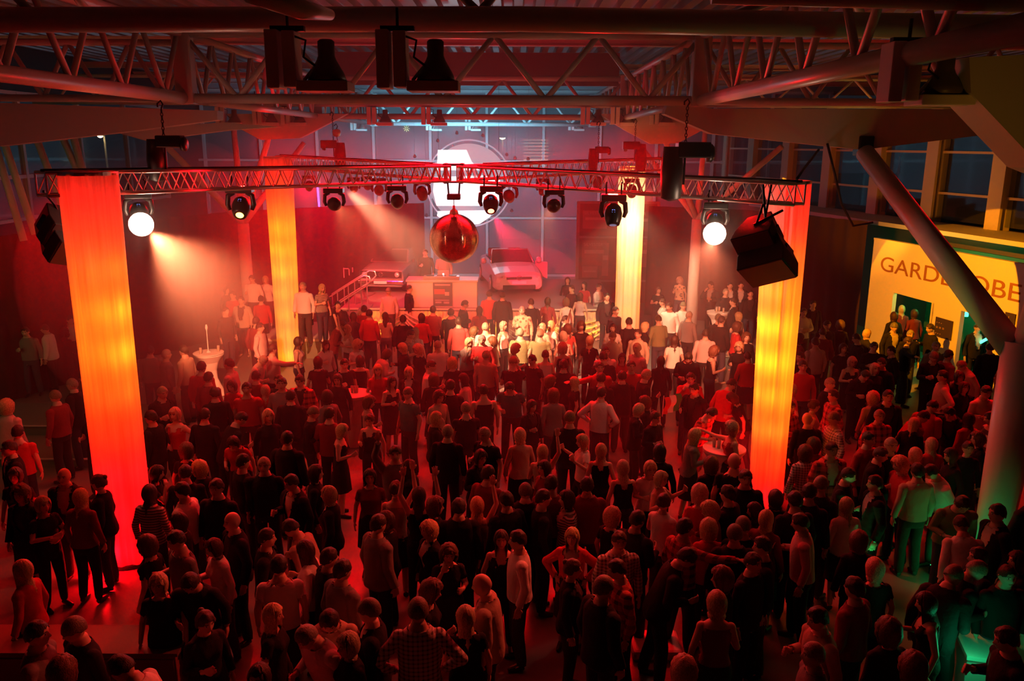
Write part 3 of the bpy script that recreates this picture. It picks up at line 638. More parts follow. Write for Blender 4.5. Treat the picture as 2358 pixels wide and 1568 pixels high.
# ---------------------------------------------------------------- loudspeakers
M_spk = mat('speaker_black', (.035, .022, .022), .75, bump=.2, bscale=60); M_grille = mat('speaker_grille', (.10, .05, .05), .6, .3, bump=.3, bscale=120)
def speaker(c, d, up, w_, h_, dp, label):
    c = Vector(c); t = thing('loudspeaker', label, 'loudspeaker', tuple(c), 0, None)
    z = Vector(d).normalized(); x = Vector(up).cross(z).normalized(); y = z.cross(x); M_ = Matrix((x, y, z)).transposed()
    rg = [[M_ @ Vector((sx*w_/2*k, sy*h_/2, zz)) for sx, sy in ((-1, -1), (1, -1), (1, 1), (-1, 1))] for zz, k in ((-dp/2, .62), (dp*.1, 1), (dp/2, 1))]
    MB().loft(rg).build('cabinet', M_spk, t, bevel=.015)
    MB().box(M_ @ Vector((0, 0, dp/2+.008)), (w_*.94, h_*.94, .02), M_).build('front_grille', M_grille, t)
    for k in (-1, 1): MB().box(M_ @ Vector((k*w_*.46, 0, -dp*.05)), (.03, .22, .10), M_).build('handle_recess', M_blackm, t)
    return t
for (px, py, y, tg, nm_, ww, hh) in ((1752, 548, 12.3, (-1, 9, .5), 'upper', .62, .50), (1768, 592, 12.15, (-1, 8, 0), 'lower', .72, .52)):
    c = P(px, py, y); dd = Vector((-.15, -.55, -.62)) if nm_ == 'lower' else Vector((-.35, -.6, -.35))
    speaker(c, dd, Vector((-.55, -.25, .8)), ww, hh, .58, '%s black loudspeaker hanging tilted from the front right truss end' % nm_)
p = P(1765, 500, 12.2); t = thing('speaker_bracket', 'perforated steel bar holding the tilted loudspeakers under the right truss end', 'bracket', tuple(p))
q = P(1803, 484, 12.2)-p; o0 = P(1735, 518, 12.2)-p
MB().tube([o0, q], .022, 4).build('tilt_bar', M_blackm, t)
for pa, pb in (((1757, 425), (1762, 500)), ((1776, 425), (1762, 500)), ((1757, 470), (1740, 520))): MB().tube([P(*pa, 12.2)-p, P(*pb, 12.2)-p], .02, 4).build('hanger_strap', M_blackm, t)
for i, (px, py, tg) in enumerate(((132, 520, 0), (146, 560, 0))):
    c = P(px, py, 12.2-.1*i); speaker(c, Vector((.55, -.45, -.5)), Vector((.6, -.1, .8)), .5, .42, .5, '%s black loudspeaker half hidden behind the front left fabric column' % ('upper' if i == 0 else 'lower'))
p = P(125, 470, 12.2); t = thing('speaker_bracket', 'dark hanger strap above the loudspeakers at the left truss end', 'bracket', tuple(p))
MB().tube([(0, 0, 0), P(100, 440, 11.6)-p], .02, 4).build('hanger_strap', M_blackm, t); MB().tube([(0, 0, 0), P(140, 500, 12.2)-p], .02, 4).build('hanger_strap', M_blackm, t)
# ---------------------------------------------------------------- stage
M_stage = mat('stage_top', (.30, .26, .25), .5, bump=.05)
SX0, SX1, SY = -5.5, 2.6, 26.0
t = thing('stage_platform', 'raised stage with pale front edge carrying the desk and both cars', 'stage', (0, 0, 0))
MB().box(((SX0+SX1)/2+.4, 29, .95), (SX1-SX0+.8, 6, .1)).build('deck', M_stage, t)
MB().box(((SX0+SX1)/2+.4, SY-.02, .985), (SX1-SX0+.8, .06, .05)).build('edge_trim', M_white, t)
for k in range(9):
    x = SX0+(SX1-SX0+.7)*k/8
    MB().box((x+.05, SY+.3, .45), (.06, .06, .9)).build('leg', M_alu, t)
# draped skirt
M_skirt = mat('stage_skirt_cloth', (.80, .62, .50), .85, bump=.1)
for j, (x0, x1) in enumerate(((-5.1, -3.4), (-3.4, -1.9), (-1.9, -.4), (-.4, 1.1), (1.1, 3.2))):
    n = 60; top = []; bot = []
    for k in range(n+1):
        f = k/n; x = x0+(x1-x0)*f; sag = .35*(1-(2*f-1)**2)
        top.append((x, SY-.10-.03*math.sin(k*1.4), .93)); bot.append((x, SY-.14-.05*math.sin(k*1.1+1), .02))
    mb = MB(); mb.add(top+bot, [(k, n+1+k, n+2+k, k+1) for k in range(n)]); 
    # swag folds
    for s_ in range(4):
        pts = [(x0+(x1-x0)*f, SY-.2-.02*s_, .90-.10*s_-(.30+.09*s_)*(1-(2*f-1)**2)) for f in [i/14 for i in range(15)]]
        mb.tube(pts, .028, 6)
    tag(mb.build('stage_skirt', M_skirt, smooth=True), 'swagged cloth panel on the stage front, %s from the stairs' % ['first', 'second', 'third', 'fourth', 'fifth'][j], 'drape', 'draped cloth panels on the stage front')
# DJ desk
dp_ = P(1020, 649, 26.6); DX = dp_.x; DW = 2.25
t = thing('dj_desk', 'white front desk on the stage below the mirror ball', 'desk', (DX, 26.55, 1.0))
MB().box((0, 0, .42), (DW, .70, .84)).build('front_cabinet', M_white, t, bevel=.01)
MB().box((0, .0, .87), (DW+.06, .80, .05)).build('worktop', M_white_pl, t)
ps = MB().box((.02, -.365, .43), (.62, .012, .76)).build('poster', mat('poster_dark', (.12, .10, .11), .5), t)
M_pl = mat('poster_pale', (.55, .5, .5), .5); M_pr = mat('poster_red', (.55, .08, .06), .5)
for (x, z, a, b_, mm) in ((.02, .74, .5, .05, M_pl), (-.08, .52, .34, .16, M_pr), (.16, .45, .14, .12, M_pl), (.0, .24, .46, .03, M_pl), (-.12, .17, .2, .06, M_pl), (.14, .16, .18, .07, M_pl)):
    MB().box((x, -.374, z), (a, .006, b_)).build('poster_print', mm, ps)
lp = P(1021, 622, 26.5); t = thing('laptop', 'silver laptop standing open on the desk', 'laptop', (lp.x, 26.5, 1.90))
MB().box((0, .12, .01), (.36, .25, .02)).build('keyboard_base', M_alu, t, bevel=.004)
sc_ = MB().box((0, -.04, .14), (.37, .012, .25), Matrix.Rotation(R(12), 3, 'X')).build('screen_lid', mat('silver_lid', (.75, .75, .78), .3, .3), t, bevel=.004)
MB().lathe([(.001, 0), (.025, 0), (.025, .004), (.001, .004)], (0, -.052, .15), 12, rot=Matrix.Rotation(R(90), 3, 'X')).build('lid_light', mat('white_glow', (1, 1, 1), .3, emit=(1, .95, .9), es=6), sc_)
t = thing('mixer_deck', 'long silver mixing deck on the front edge of the desk', 'mixer', (DX-.02, 26.3, 1.895))
MB().box((0, 0, .06), (1.15, .30, .12)).build('case', M_alu, t, bevel=.01)
for k in (-1, 1):
    MB().lathe([(.001, .12), (.13, .12), (.13, .14), (.001, .14)], (k*.36, 0, 0), 20).build('platter', M_blackm, t)
for k in range(8): MB().lathe([(.012, .12), (.012, .15), (.001, .15)], (-.13+.037*k, .02, 0), 8).build('knob', M_black, t)
# ---------------------------------------------------------------- cars
def carbody(name, label, loc, rz, L, W, H, prof, paint, glassm, modern):
    t = thing(name, label, 'car', loc, rz)
    # stations along y (front at -y): (y, half width, z bottom, z belt, z hood/top)
    rings = []
    for (y, hw, zb, zt) in prof:
        rg = []; n = 8
        pts = [(-hw*.86, zb), (-hw, zb+.10), (-hw, zb+(zt-zb)*.55), (-hw*.93, zt-.06), (-hw*.72, zt), (-hw*.3, zt+.02), (hw*.3, zt+.02), (hw*.72, zt), (hw*.93, zt-.06), (hw, zb+(zt-zb)*.55), (hw, zb+.10), (hw*.86, zb)]
        rings.append([Vector((x, y, z)) for x, z in pts][::-1])
    MB().loft(rings).build('body', paint, t, smooth=False, bevel=.03)
    for sx in (-1, 1):
        for y in (L*-.31, L*.31):
            wl = MB().lathe([(.06, -.10), (.31, -.11), (.33, -.06), (.33, .06), (.31, .11), (.06, .10)], (sx*(W/2-.10), y, .33), 24, rot=Matrix.Rotation(R(90), 3, 'Y')).build('wheel', M_cable, t, smooth=True)
            MB().lathe([(.02, 0), (.20, .02), (.22, -.02), (.02, -.03)], (sx*(W/2+.01), y, .33), 16, rot=Matrix.Rotation(R(90), 3, 'Y')).build('hubcap', M_alu, wl, smooth=True)
    return t
M_silver = mat('silver_car_paint', (.72, .72, .74), .22, .35); M_dk = mat('grey_car_paint', (.30, .30, .32), .25, .2); M_gl = mat('car_glass', (.03, .035, .04), .06); M_chrome = mat('chrome', (.85, .85, .85), .12, 1)
M_lampg = mat('headlamp_glass', (.55, .55, .58), .08, .2); M_gr = mat('grille_black', (.02, .02, .02), .4)
M_seat = mat('seat_leather', (.18, .12, .11), .6)
cp = P(1172, 678, 28.6)
prof = [(-2.05, .70, .28, .60), (-1.98, .82, .20, .70), (-1.80, .88, .17, .78), (-1.2, .90, .17, .90), (-.62, .90, .17, .97), (.2, .90, .17, .95), (1.2, .90, .17, .97), (1.8, .86, .2, .98), (2.05, .74, .3, .85)]
t = carbody('convertible_car', 'white modern convertible on the stage facing the crowd, right of the desk', (cp.x, 30.4, 1.0), R(10), 4.2, 1.8, 1.4, prof, M_silver, M_gl, True)
# windscreen frame
def quadtube(pts, r, name, m, par): return MB().tube(pts, r, 8).build(name, m, par, smooth=True)
quadtube([(-.78, -.66, .96), (-.66, -.12, 1.38), (.66, -.12, 1.38), (.78, -.66, .96)], .03, 'windscreen_frame', M_chrome, t)
MB().add([(-.76, -.66, .97), (.76, -.66, .97), (.65, -.12, 1.37), (-.65, -.12, 1.37), (-.76, -.65, .95), (.76, -.65, .95), (.65, -.10, 1.36), (-.65, -.10, 1.36)], [(0, 1, 2, 3), (7, 6, 5, 4)]).build('windscreen', M_gl, t)
MB().box((0, .6, .97), (1.35, 1.5, .03)).build('cabin_floor', M_gr, t)
for sx in (-1, 1):
    for y in (.35, 1.15): MB().box((sx*.38, y, 1.08), (.48, .16, .42), Matrix.Rotation(R(-12), 3, 'X')).build('seat', M_seat, t, bevel=.05)
    MB().lathe([(.02, -.09), (.10, -.07), (.12, .02), (.08, .09), (.01, .11)], (sx*1.02, -.42, 1.02), 12, rot=Matrix.Rotation(R(90), 3, 'Y')).build('mirror', M_silver, t, smooth=True)
    hl = MB(); hl.add([(sx*.42, -2.03, .56), (sx*.80, -1.90, .58), (sx*.84, -1.78, .72), (sx*.50, -1.97, .70), (sx*.42, -1.95, .56), (sx*.80, -1.82, .58), (sx*.84, -1.70, .72), (sx*.50, -1.88, .70)], [(0, 1, 2, 3), (7, 6, 5, 4), (0, 4, 5, 1), (1, 5, 6, 2), (2, 6, 7, 3), (3, 7, 4, 0)])
    h = hl.build('headlamp', M_gr, t)
    MB().lathe([(.001, .02), (.05, .015), (.055, 0)], (sx*.62, -2.0, .64), 14, rot=Matrix.Rotation(R(90), 3, 'X')).build('bulb', M_lampg, h, smooth=True)
MB().box((0, -2.04, .61), (.90, .06, .09)).build('grille', M_gr, t)
MB().box((0, -2.06, .30), (1.15, .10, .16)).build('lower_grille', M_gr, t, bevel=.02)
MB().box((0, -2.06, .46), (.50, .02, .10)).build('number_plate', M_white_pl, t)
def vwbadge(par, loc, r):
    b = MB(); b.tube([(r*math.cos(a), 0, r*math.sin(a)) for a in [2*PI*k/24 for k in range(25)]], r*.10, 6, caps=False); o = b.build('badge', M_chrome, par, smooth=True, loc=loc)
    for pts in (((-.32, .9), (0, .12), (.32, .9)), ((-.78, .55), (-.36, -.88), (0, -.05), (.36, -.88), (.78, .55))):
        MB().tube([(x*r, -.003, z*r) for x, z in pts], r*.09, 6).build('badge_letter', M_chrome, o)
vwbadge(t, (0, -2.085, .63), .085)
MB().box((1.18, -.15, .62), (.62, .06, .62), Matrix.Rotation(R(-55), 3, 'Z')).build('open_door', M_silver, t, bevel=.03)
cp = P(893, 690, 28.6)
prof = [(-1.88, .76, .30, .82), (-1.84, .80, .25, .86), (-1.2, .81, .22, .92), (-.75, .81, .22, .95), (.2, .81, .22, .96), (1.2, .81, .22, .96), (1.85, .78, .25, .92)]
t = carbody('hatchback_car', 'grey boxy old hatchback on the stage facing the crowd, left of the desk', (cp.x, 30.4, 1.0), R(-6), 3.8, 1.62, 1.4, prof, M_dk, M_gl, False)
cab = [[Vector((sx*hw, y, z)) for sx in (-1, 1)] for y, hw, z in ((-.72, .72, .96), (-.12, .60, 1.38), (1.25, .60, 1.38), (1.75, .70, .96))]
vs = [v for r_ in cab for v in r_]+[Vector((v.x*.98, v.y, .9)) for v in (cab[0][0], cab[0][1], cab[3][0], cab[3][1])]
MB().add([tuple(v) for v in vs], [(0, 1, 3, 2), (2, 3, 5, 4), (4, 5, 7, 6), (0, 2, 4, 6), (1, 7, 5, 3), (0, 6, 7, 1)]).build('cabin', M_dk, t, bevel=.04)
MB().add([(-.64, -.70, 1.0), (.64, -.70, 1.0), (.55, -.17, 1.35), (-.55, -.17, 1.35)], [(0, 1, 2, 3)]).build('windscreen', M_gl, t)
MB().box((0, -1.90, .70), (1.46, .04, .22)).build('grille', M_gr, t)
MB().tube([(-.75, -1.93, .82), (.75, -1.93, .82), (.75, -1.93, .58), (-.75, -1.93, .58), (-.75, -1.93, .82)], .014, 6).build('grille_trim', M_chrome, t)
MB().box((0, -1.96, .44), (1.62, .10, .12)).build('bumper', M_chrome, t, bevel=.02)
MB().box((0, -2.02, .44), (.46, .02, .10)).build('number_plate', M_white_pl, t)
vwbadge(t, (0, -1.94, .70), .075)
for sx in (-1, 1):
    MB().lathe([(.001, .05), (.07, .04), (.10, 0)], (sx*.58, -1.93, .70), 18, rot=Matrix.Rotation(R(90), 3, 'X')).build('headlamp', M_lampg, t, smooth=True)
    MB().box((sx*.84, -.45, 1.0), (.12, .06, .12)).build('mirror', M_gr, t, bevel=.02)
# ---------------------------------------------------------------- stage left: low platform, steps, handrail
M_deckw = mat('pale_deck_top', (.70, .66, .60), .5); M_riser = mat('green_grey_riser', (.20, .24, .18), .7)
def platform(x0, x1, y0, y1, h, label, grp='low platforms'):
    t = thing('low_platform', label, 'platform', ((x0+x1)/2, (y0+y1)/2, 0), 0, grp)
    MB().box((0, 0, h-.04), (x1-x0, y1-y0, .08)).build('deck_top', M_deckw, t, bevel=.01)
    MB().box((0, 0, (h-.08)/2), (x1-x0-.06, y1-y0-.06, h-.08)).build('riser', M_riser, t)
    return t
platform(-7.7, -4.75, 23.4, 25.7, .6, 'low pale platform behind the rear left fabric column')
t = thing('access_ramp', 'pale ramp with grey sides beside the rear left fabric column', 'ramp', (-4.2, 22.9, 0))
mb = MB(); mb.add([(-.45, -.6, .02), (.25, -.6, .02), (.35, .6, .58), (-.5, .6, .58), (-.45, -.6, 0), (.25, -.6, 0), (.35, .6, 0), (-.5, .6, 0)], [(0, 1, 2, 3), (4, 7, 6, 5), (0, 4, 5, 1), (1, 5, 6, 2), (2, 6, 7, 3), (3, 7, 4, 0)]); mb.build('ramp_deck', M_deckw, t)
t = thing('stage_stairs', 'metal stage stairs with looped handrails beside the rear left fabric column', 'stairs', (-5.9, 25.75, .6))
for k in range(4): MB().box((.15+.34*k, .35, .10+.10*k), (.34, 1.0, .04)).build('tread', M_alu, t)
for yy in (-.18, .88):
    MB().tube([(0, yy, 0), (0, yy, .75), (.75, yy, 1.22), (1.25, yy, 1.52), (1.42, yy, 1.50), (1.46, yy, 1.36), (1.30, yy, 1.18), (.4, yy, .62), (0, yy, .36)], .024, 8).build('handrail', M_alu, t, smooth=True)
    for x in (.4, .75, 1.15): MB().tube([(x, yy, x*.30), (x, yy, .98+(x-.4)*.64)], .02, 8).build('handrail_post', M_alu, t)
# left aisle platforms with pale edges
for (y0, y1, h, lb) in ((15.2, 22.5, .0, ''), ):
    pass
t = thing('low_platform', 'dark stepped platform with pale edges behind the front left fabric column', 'platform', (-10.6, 16.6, 0), 0, 'low platforms')
MB().box((0, .55, .19), (5.2, 1.5, .38)).build('upper_step', M_riser, t); MB().box((0, -.22, .375), (5.2, .05, .02)).build('edge_strip', M_deckw, t)
MB().box((0, -.9, .09), (5.2, 1.3, .18)).build('lower_step', M_riser, t); MB().box((0, -1.56, .175), (5.2, .05, .02)).build('edge_strip', M_deckw, t)
# speaker / lectern cabinet front left bottom
p = PZ(270, 1500, .75)
t = thing('low_cabinet', 'low red-lit cabinet behind the people at the lower left corner', 'cabinet', (p.x-.5, p.y+.1, 0))
MB().box((0, 0, .40), (2.4, .5, .80)).build('carcass', mat('red_brown_panel', (.30, .10, .09), .6), t, bevel=.01); MB().box((0, 0, .82), (2.46, .54, .04)).build('cabinet_top', mat('pale_brown_top', (.20, .13, .12), .6), t)
for k in range(3): MB().box((-.8+.8*k, -.255, .40), (.76, .02, .72)).build('cabinet_door', mat('red_brown_panel2', (.26, .09, .08), .6), t)
# low podium lit red bottom centre-right
p = PZ(1512, 1488, .12)
t = thing('low_podium', 'small white podium lit red under the dark shoes in the lower middle', 'podium', (p.x, p.y+.1, 0))
MB().box((0, 0, .07), (.62, .50, .14)).build('podium_body', M_white, t, bevel=.04)
# green-lit counter end bottom right
p = PZ(2225, 1540, .5)
t = thing('bar_counter', 'white counter end lit bright green near the lower right corner', 'counter', (p.x+.15, p.y+.35, 0))
MB().box((0, 0, .42), (.34, 1.4, .84), Matrix.Rotation(R(-14), 3, 'Z')).build('counter_body', M_white, t, bevel=.01); MB().box((.02, 0, .86), (.42, 1.5, .05), Matrix.Rotation(R(-14), 3, 'Z')).build('counter_top', M_white, t)
MB().lathe([(.10, 0), (.095, .05), (.04, .12)], (0, 0, .885), 16).build('green_cover', M_white, t, smooth=True)
# ---------------------------------------------------------------- standing tables with stretch covers
M_cloth = mat('white_stretch_cover', (.8, .76, .72), .7)
def bartable(px, py, label, z=1.1, r=.35, gl=4, seed=1):
    p = PZ(px, py, z); t = thing('standing_table', label, 'table', (p.x, p.y, 0), 0, 'standing tables with white covers')
    rings = []; 
    for f, rr in ((0, .34), (.15, .27), (.4, .17), (.6, .16), (.8, .22), (.97, r), (1, r)):
        rings.append([Vector((rr*(1+.05*math.cos(4*a))*math.cos(a), rr*(1+.05*math.cos(4*a))*math.sin(a), .02+f*(z-.04))) for a in [2*PI*k/32 for k in range(32)]])
    MB().loft(rings).build('stretch_cover', M_cloth, t, smooth=False, bevel=0)
    MB().lathe([(r, 0), (r+.015, .01), (r+.015, .025), (r, .03)], (0, 0, z-.02), 32).build('table_top', M_cloth, t)
    rnd = random.Random(seed)
    for k in range(gl):
        a = rnd.random()*6.28; q = rnd.random()*.22+.03; g = thing('beer_glass', '', 'glass', (p.x+q*math.cos(a+k*1.7), p.y+q*math.sin(a+k*1.7), z+.01), 0, 'glasses on the standing tables')
        g['label'] = '%s beer glass on the table %s' % (['first', 'second', 'third', 'fourth', 'fifth', 'sixth'][k], label.replace('white standing table ', ''))
        MB().lathe([(.028, 0), (.036, .15), (.033, .15), (.026, .012)], (0, 0, 0), 12, caps=False).build('glass_wall', mat('clear_glass', (.7, .7, .7), .05, alpha=.35), g, smooth=True)
        MB().lathe([(.026, .012), (.031, .11)], (0, 0, 0), 12).build('beer', mat('beer', (.75, .40, .08), .2), g, smooth=True)
bartable(1655, 718, 'white standing table left of the front right fabric column', gl=5, seed=3)
bartable(480, 812, 'white standing table in the beam by the left tree column', gl=2, seed=5)
bartable(1668, 1032, 'white standing table at the foot of the front right fabric column', gl=6, seed=12)
bartable(815, 905, 'white standing table in the bright gap before the dance floor', gl=3, seed=15)
p = PZ(483, 770, 1.5); t = thing('tall_candlestick', 'tall slender glass candlestick on the table by the left tree column', 'candlestick', (p.x, p.y, 0))
q = PZ(480, 812, 1.1); t.location = (q.x, q.y, 1.11)
MB().lathe([(.06, 0), (.05, .02), (.012, .05), (.012, .55), (.035, .62), (.02, .70)], (0, 0, 0), 12).build('stem', M_white_pl, t, smooth=True)
# ---------------------------------------------------------------- shelving with posters at the right of the stage
t = thing('display_wall', 'tall display frame with pale posters right of the stage', 'display', (3.75, 32.3, 0))
MB().box((.35, .1, 2.0), (3.1, .06, 4.0)).build('back_panel', mat('display_dark', (.16, .07, .07), .6), t)
for x in (-1.2, .42, 1.9): MB().box((x, 0, 2.0), (.12, .12, 4.0)).build('upright', M_grey, t)
for z in (.9, 2.62, 3.95): MB().box((.35, 0, z), (3.1, .10, .08)).build('cross_rail', M_grey, t)
for i, (x, z, a, b_) in enumerate(((-.55, 3.3, .95, .7), (-.55, 2.0, .95, 1.0), (1.15, 2.0, 1.0, 1.1), (1.1, 3.25, 1.0, .8), (-.7, 1.25, .6, .45), (.9, 1.2, .9, .4), (-.1, 1.75, .25, 1.3))):
    po = MB().box((x, -.04, z), (a, .02, b_)).build('poster', mat('poster_red_dark', (.30, .10, .10), .6) if i % 2 else mat('poster_mauve', (.42, .22, .22), .6), t)
    MB().box((x, -.055, z+b_*.05), (a*.8, .008, b_*.14)).build('poster_band', mat('poster_light', (.66, .5, .48), .6), po)
    if i in (0, 1, 2, 3): text('poster_text', 'SILVESTER', .17, (x-a*.44, -.06, z+b_*.28), Matrix.Rotation(R(90), 3, 'X'), mat('poster_light', (.66, .5, .48), .6), po, .001)
p = P(800, 628, 27.5); t = thing('curtain_lettering', 'small pale emblem on the curtain left of the old car', 'emblem', tuple(p))
for (a, b_, c_, d_) in ((-.12, 0, .03, .34), (-.04, .14, .16, .03), (.06, .02, .03, .22), (.18, .10, .03, .16)): MB().box((a, 0, b_), (c_, .02, d_)).build('stroke', M_grey, t)
# ---------------------------------------------------------------- round screen
sc0 = P(1080, 423, 31.5); t = thing('round_screen', 'large round projection screen with a thin hoop behind the mirror ball', 'screen', tuple(sc0))
Rx = Matrix.Rotation(R(90), 3, 'X'); RS = 97/FPX*31.3
m, n, b_ = nt('projected_pale'); b_.inputs['Base Color'].default_value = (.10, .12, .14, 1); b_.inputs['Emission Color'].default_value = (.50, .60, .74, 1); b_.inputs['Emission Strength'].default_value = .75
MB().lathe([(.001, 0), (RS*.92, 0), (RS*.92, .05), (.001, .05)], (0, 0, 0), 64, rot=Rx, caps=False).build('screen_disc', m, t)
MB().tube([(RS*math.cos(a), 0, RS*math.sin(a)) for a in [2*PI*k/72 for k in range(73)]], .028, 8, caps=False).build('hoop', mat('lit_hoop_alu', (.6, .75, .85), .3, .2, emit=(.4, .6, .8), es=.7), t, smooth=True)  # light on the hoop is put into its own emission
for k in range(8):
    a = PI/8+k*PI/4; MB().tube([(RS*.92*math.cos(a), 0, RS*.92*math.sin(a)), (RS*math.cos(a), 0, RS*math.sin(a))], .012, 6).build('hoop_clip', M_alu, t)
M_bright = mat('projected_white', (1, 1, 1), .5, emit=(.85, .98, 1), es=1.6)
def pxs(pts, name):
    vs = [(P(x, y, 31.42)-sc0) for x, y in pts]; n_ = len(vs); MB().add([(v.x, -.075, v.z) for v in vs]+[(v.x, -.055, v.z) for v in vs], [tuple(range(n_))[::-1], tuple(range(n_, 2*n_))]+[(k, (k+1) % n_, n_+(k+1) % n_, n_+k) for k in range(n_)]).build(name, M_bright, t)
pxs([(1008, 345), (1074, 345), (1086, 372), (1104, 392), (1006, 392)], 'projected_shape')
pxs([(1000, 408), (1110, 404), (1150, 412), (1156, 450), (1140, 474), (1005, 474), (997, 440)], 'projected_shape')
pxs([(1008, 486), (1136, 484), (1128, 500), (1104, 516), (1070, 520), (1030, 512), (1006, 497)], 'projected_shape')
for sx in (-1, 1): MB().tube([(sx*RS*.7, 0, RS*.72), (sx*RS*.7, 0, 8.8-sc0.z)], .006, 5).build('hanging_wire', M_cable, t)
bl = [(1008, 324), (1052, 306), (1112, 312), (1167, 356), (1186, 364), (1216, 366), (1178, 485), (982, 496), (955, 360)]
for i, (x, y) in enumerate(bl):
    p = P(x, y, 31.5); o = MB().tube([p+Vector((0, 0, .07)), (p.x, p.y, 8.8)], .004, 4).lathe([(.01, -.07), (.06, -.04), (.07, 0), (.05, .05), (.02, .08)], p, 12).build('hanging_bauble', mat('bauble_glass', (.5, .6, .65), .1, .2, alpha=.6), smooth=True)
    tag(o, 'small glass bauble hanging round the screen, number %s clockwise from upper left' % ['one', 'two', 'three', 'four', 'five', 'six', 'seven', 'eight', 'nine'][i], 'bauble', 'baubles around the round screen')
p = P(936, 296, 34); t = thing('star_light', 'small golden star of lights left above the round screen', 'star', tuple(p))
for k in range(8):
    a = 2*PI*k/8; MB().tube([(.03*math.cos(a), 0, .03*math.sin(a)), (.13*math.cos(a), 0, .13*math.sin(a))], .006, 4).build('ray', mat('gold_glow', (.8, .7, .2), .4, emit=(.9, .75, .25), es=.8), t)
# violet neon left back
tag(MB().tube([P(731, 430, 29), P(735, 476, 29)], .035, 8).build('violet_neon_tube', mat('violet_neon', (.3, .1, 1), .3, emit=(.25, .12, 1), es=3), smooth=True), 'upright violet neon tube behind the rear left truss arm', 'neon tube')
# folded flag held by a dancer
q = PZ(1545, 935, 1.35); t = thing('tricolour_flag', 'small red white and green flag held up in the crowd', 'flag', tuple(q))
for k, c in enumerate(((.6, .04, .04), (.8, .78, .72), (.03, .30, .08))):
    mb = MB(); pts = []
    for i in range(9):
        f = i/8; xx = -.22+.17*k+.05*math.sin(f*5)
        pts += [(xx, .03*math.sin(f*9+k), .28-f*.56+.06*k), (xx+.17, .03*math.sin(f*9+k+1), .30-f*.56+.06*k)]
    mb.add(pts, [(2*i, 2*i+2, 2*i+3, 2*i+1) for i in range(8)]); mb.build('stripe_band', mat('flag%d' % k, c, .8), t, smooth=True)
t.scale = (.6, .6, .6)
MB().tube([(-.24, 0, .34), (-.26, 0, -.35)], .012, 6).build('stick', M_white, t)
# ---------------------------------------------------------------- floor uplights; the red ones are added for red spill by the columns
def uplight(x, y, label, col, es=8):
    t = thing('floor_uplight', label, 'floor lamp', (x, y, 0), 0, 'floor uplights')
    MB().box((0, 0, .07), (.28, .12, .14)).build('housing', M_blackm, t, bevel=.01)
    MB().box((0, 0, .145), (.25, .09, .012)).build('led_panel', mat('led_'+label[:3], col, .4, emit=col, es=es), t)
uplight(pNL.x-.55, pNL.y+.3, 'red floor uplight behind the front left fabric column', RED)
uplight(pNR.x-.5, pNR.y+.35, 'red floor uplight behind the front right fabric column', RED)
uplight(b3.x-.5, b3.y+.25, 'green floor uplight at the foot of the thick right edge column', GRN)
# ================================================================ PEOPLE
def cloth_mat(name, kind):
    m, n, b = nt(name); L = n.links.new
    oi = n.nodes.new('ShaderNodeObjectInfo'); tc = n.nodes.new('ShaderNodeTexCoord')
    nz = n.nodes.new('ShaderNodeTexNoise'); nz.inputs['Scale'].default_value = 9; nz.inputs['Detail'].default_value = 4; L(tc.outputs['Object'], nz.inputs['Vector'])
    bp = n.nodes.new('ShaderNodeBump'); bp.inputs['Strength'].default_value = .6; bp.inputs['Distance'].default_value = .03; L(nz.outputs['Fac'], bp.inputs['Height']); L(bp.outputs[0], b.inputs['Normal'])
    b.inputs['Roughness'].default_value = .85; b.inputs['Specular IOR Level'].default_value = .25
    src = oi.outputs['Color']
    if kind == 'vcol':
        at = n.nodes.new('ShaderNodeAttribute'); at.attribute_name = 'tint'; src = at.outputs['Color']
    fac = None
    def wave(axis, sc_, lo=.5):
        sp = n.nodes.new('ShaderNodeSeparateXYZ'); L(tc.outputs['Object'], sp.inputs[0])
        mu = n.nodes.new('ShaderNodeMath'); mu.operation = 'MULTIPLY'; mu.inputs[1].default_value = sc_; L(sp.outputs[axis], mu.inputs[0])
        fr = n.nodes.new('ShaderNodeMath'); fr.operation = 'FRACT'; L(mu.outputs[0], fr.inputs[0])
        gt = n.nodes.new('ShaderNodeMath'); gt.operation = 'GREATER_THAN'; gt.inputs[1].default_value = lo; L(fr.outputs[0], gt.inputs[0]); return gt.outputs[0]
    if kind == 'stripe': fac = wave('Z', 26)
    if kind == 'wide': fac = wave('Z', 7)
    if kind in ('check', 'gingham'):
        s = 9 if kind == 'check' else 24
        a, c = wave('X', s, .6), wave('Z', s, .6); ad = n.nodes.new('ShaderNodeMath'); ad.operation = 'ADD'; L(a, ad.inputs[0]); L(c, ad.inputs[1])
        hf = n.nodes.new('ShaderNodeMath'); hf.operation = 'MULTIPLY'; hf.inputs[1].default_value = .5; L(ad.outputs[0], hf.inputs[0]); fac = hf.outputs[0]
    if kind == 'floral':
        vo = n.nodes.new('ShaderNodeTexVoronoi'); vo.inputs['Scale'].default_value = 11; L(tc.outputs['Object'], vo.inputs['Vector'])
        gt = n.nodes.new('ShaderNodeMath'); gt.operation = 'LESS_THAN'; gt.inputs[1].default_value = .38; L(vo.outputs['Distance'], gt.inputs[0]); fac = gt.outputs[0]
    if fac is not None:
        mx = n.nodes.new('ShaderNodeMix'); mx.data_type = 'RGBA'; L(fac, mx.inputs['Factor']); L(src, mx.inputs['A'])
        dk = n.nodes.new('ShaderNodeVectorMath'); dk.operation = 'SCALE'; dk.inputs['Scale'].default_value = .16 if kind != 'floral' else .3; L(src, dk.inputs[0]); L(dk.outputs[0], mx.inputs['B'])
        L(mx.outputs['Result'], b.inputs['Base Color'])
    else: L(src, b.inputs['Base Color'])
    return m
CL = {k: cloth_mat('cloth_'+k, k) for k in ('plain', 'stripe', 'wide', 'check', 'gingham', 'floral', 'vcol')}
